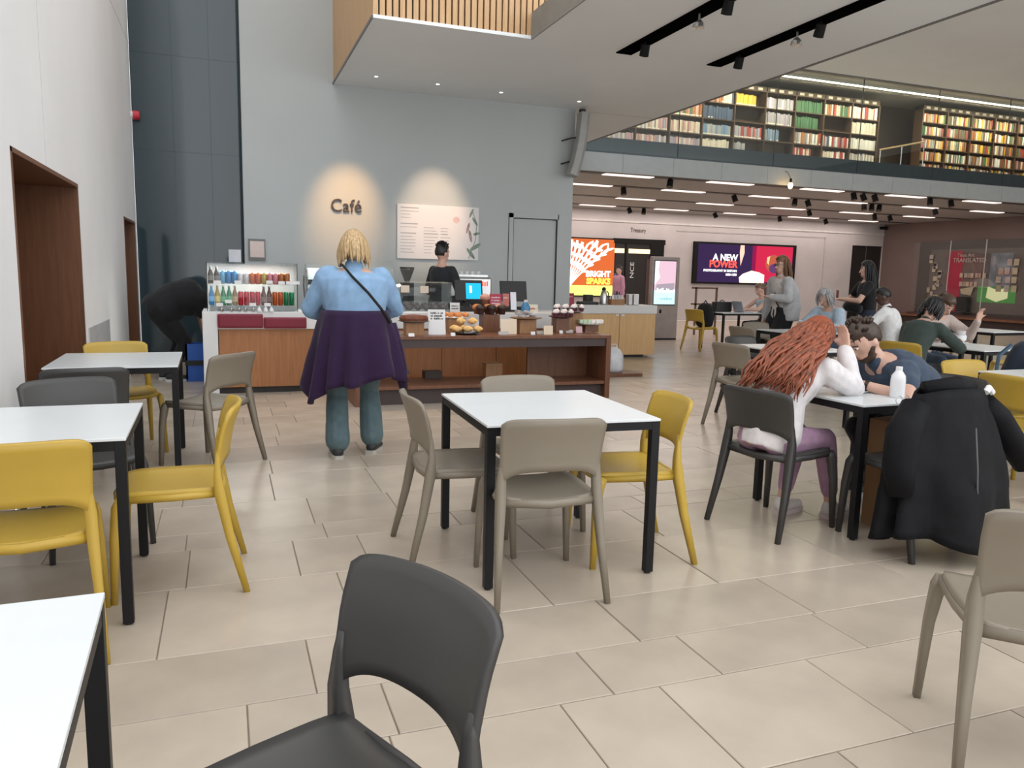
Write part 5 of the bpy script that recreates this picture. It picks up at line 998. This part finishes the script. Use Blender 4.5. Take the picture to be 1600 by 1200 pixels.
# milk bottle, phone, papers, note pad
p = onz(1401, 621, .745); mb_ = thing('milk_bottle', 'white translucent bottle standing on the table with the pair', 'bottle', (p.x, p.y, .745))
MB().lathe([(.036, 0), (.040, .008), (.040, .10), (.037, .125), (.020, .150), (.016, .158)], n=20).build('body', M('milk_plastic', (.78, .77, .78), .3, var=.02), mb_, smooth=True); MB().lathe([(.018, .157), (.018, .176)], n=16).build('cap', card, mb_)
p = onz(1330, 603, .745); ph = thing('mobile_phone', 'black phone lying on the table between the pair', 'phone', (p.x, p.y, .745), .4); MB().box(-.037, .037, -.075, .075, 0, .009).build('case', black, ph, bevel=.003); MB().box(-.033, .033, -.07, .07, .009, .0095).build('screen', M('phone_glass', (.02, .02, .025), .1), ph)
p = onz(1345, 612, .745); pp = thing('paper_napkin', 'crumpled white napkin on the table between the pair', 'napkin', (p.x, p.y, .745), .3); MB().grid(lambda u, v: Vector(((u-.5)*.16, (v-.5)*.12, .012+.018*noise.noise(Vector((u*4, v*4, 1))))), 10, 8, .002).build('sheet', card, pp, smooth=True)
p = onz(1420, 632, .745); wbk = thing('wire_rings', 'loose wire rings at the table edge above the coat', 'wire', (p.x, p.y+.02, .745))
for i in range(3): MB().tube([(-.05+.05*i+.022*math.cos(a), 0, .022+.022*math.sin(a)) for a in np.linspace(0, 2*math.pi, 14)], .0018, 5).build('ring', steel, wbk)
bgp = thing('paper_bag', 'brown paper bag standing on the floor under the bottle table', 'bag', (3.58, 3.33, 0), .15); kraft = M('kraft', (.26, .14, .06), .7, bump=.3)
MB().box(-.13, .13, -.07, -.067, 0, .62).build('side', kraft, bgp); MB().box(-.13, .13, .067, .07, 0, .62).build('side', kraft, bgp); MB().box(-.13, -.127, -.07, .07, 0, .62).build('gusset', kraft, bgp); MB().box(.127, .13, -.07, .07, 0, .62).build('gusset', kraft, bgp); MB().box(-.13, .13, -.07, .07, 0, .003).build('base', kraft, bgp)
# cup on saucer, backpacks, laptop
p = onz(1500, 537, .745); cu = thing('cup_and_saucer', 'white cup on a saucer on the far white table', 'cup', (p.x, p.y, .745)); MB().lathe([(.05, 0), (.085, .012), (.083, .015), (.045, .005)], n=20).build('saucer', card, cu); MB().lathe([(.03, .01), (.05, .04), (.056, .095), (.053, .095), (.045, .03)], n=20).build('bowl', card, cu, smooth=True); MB().tube([(.05, 0, .085), (.085, 0, .075), (.082, 0, .04), (.045, 0, .035)], .006, 8).build('handle', card, cu); MB().lathe([(.046, .095), (.046, .14)], n=18).build('milk_jug', M('jug_grey', (.6, .58, .58), .4), cu)
def backpack(x, y, z, deg, label, mat, s=1.0, extra=None):
    t = thing('backpack', label, 'backpack', (x, y, z), D(deg))
    prof = [(.10, 0), (.155, .03), (.165, .18), (.16, .32), (.13, .42), (.07, .47)]; m = MB(); n = 20; vs = []
    for r, zz in prof:
        for j in range(n):
            a = 2*math.pi*j/n; c, d = math.cos(a), math.sin(a); q = (abs(c)**4+abs(d)**4)**-.25; vs.append((s*r*c*q*(1+.04*noise.noise(Vector((c*2, d*2, zz*8)))), s*r*.62*d*q, s*zz))
    m.add(vs, [(i*n+j, i*n+(j+1)%n, (i+1)*n+(j+1)%n, (i+1)*n+j) for i in range(len(prof)-1) for j in range(n)]+[tuple(range(n)), tuple((len(prof)-1)*n+j for j in range(n))]).build('body', mat, t, smooth=True)
    MB().obox((0, -.115*s, .15*s), (.22*s, .05*s, .2*s)).build('front_pocket', mat, t, bevel=.02*s, seg=3); MB().tube([(-.05*s, 0, .46*s), (0, 0, .52*s), (.05*s, 0, .46*s)], .012*s, 8).build('grab_handle', mat, t)
    for q in (-1, 1): MB().tube([(q*.08*s, .1*s, .42*s), (q*.10*s, .16*s, .3*s), (q*.10*s, .11*s, .05*s)], .022*s, 8, ry=.008*s).build('shoulder_strap', extra or mat, t)
    return t
bpk = cloth('pack_black', (.014, .014, .017)); backpack(8.80, 12.96, .45, -75, 'black backpack standing on the far yellow chair', bpk)
backpack(6.42, 4.82, .45, 40, 'bulky blue-black backpack on the chair beside the cup table', cloth('pack_blue', (.018, .025, .04)), 1.0, cloth('strap_blue', (.10, .18, .28))).rotation_euler[0] = .25
def laptop(px, py, Z, deg, label, lidc):
    p = Vector((9.70, 12.95, Z)); t = thing('laptop', label, 'laptop', (p.x, p.y, Z), D(deg)); MB().box(-.16, .16, -.11, .11, 0, .016).build('base', lidc, t, bevel=.004); MB().obox((0, .15, .115), (.32, .008, .22), 0, D(-20)).build('lid', lidc, t); MB().obox((0, .145, .115), (.3, .004, .2), 0, D(-20)).build('screen', M('lap_screen', (.25, .30, .36), .2), t); MB().box(-.14, .14, -.03, .09, .016, .018).build('keyboard', black, t)
laptop(None, None, .745, 90, 'silver laptop open before the person in the strap top', M('laptop_silver', (.42, .46, .52), .35, .3)); 
p = onz(1140, 489, .745); bxx = thing('camera_case', 'black hard case behind the silver laptop', 'case', (9.35, 13.2, .745), .1); MB().box(-.2, .2, -.08, .08, 0, .2).build('body', black, bxx, bevel=.02); MB().tube([(-.06, 0, .2), (0, 0, .235), (.06, 0, .2)], .01, 6).build('handle', black, bxx)
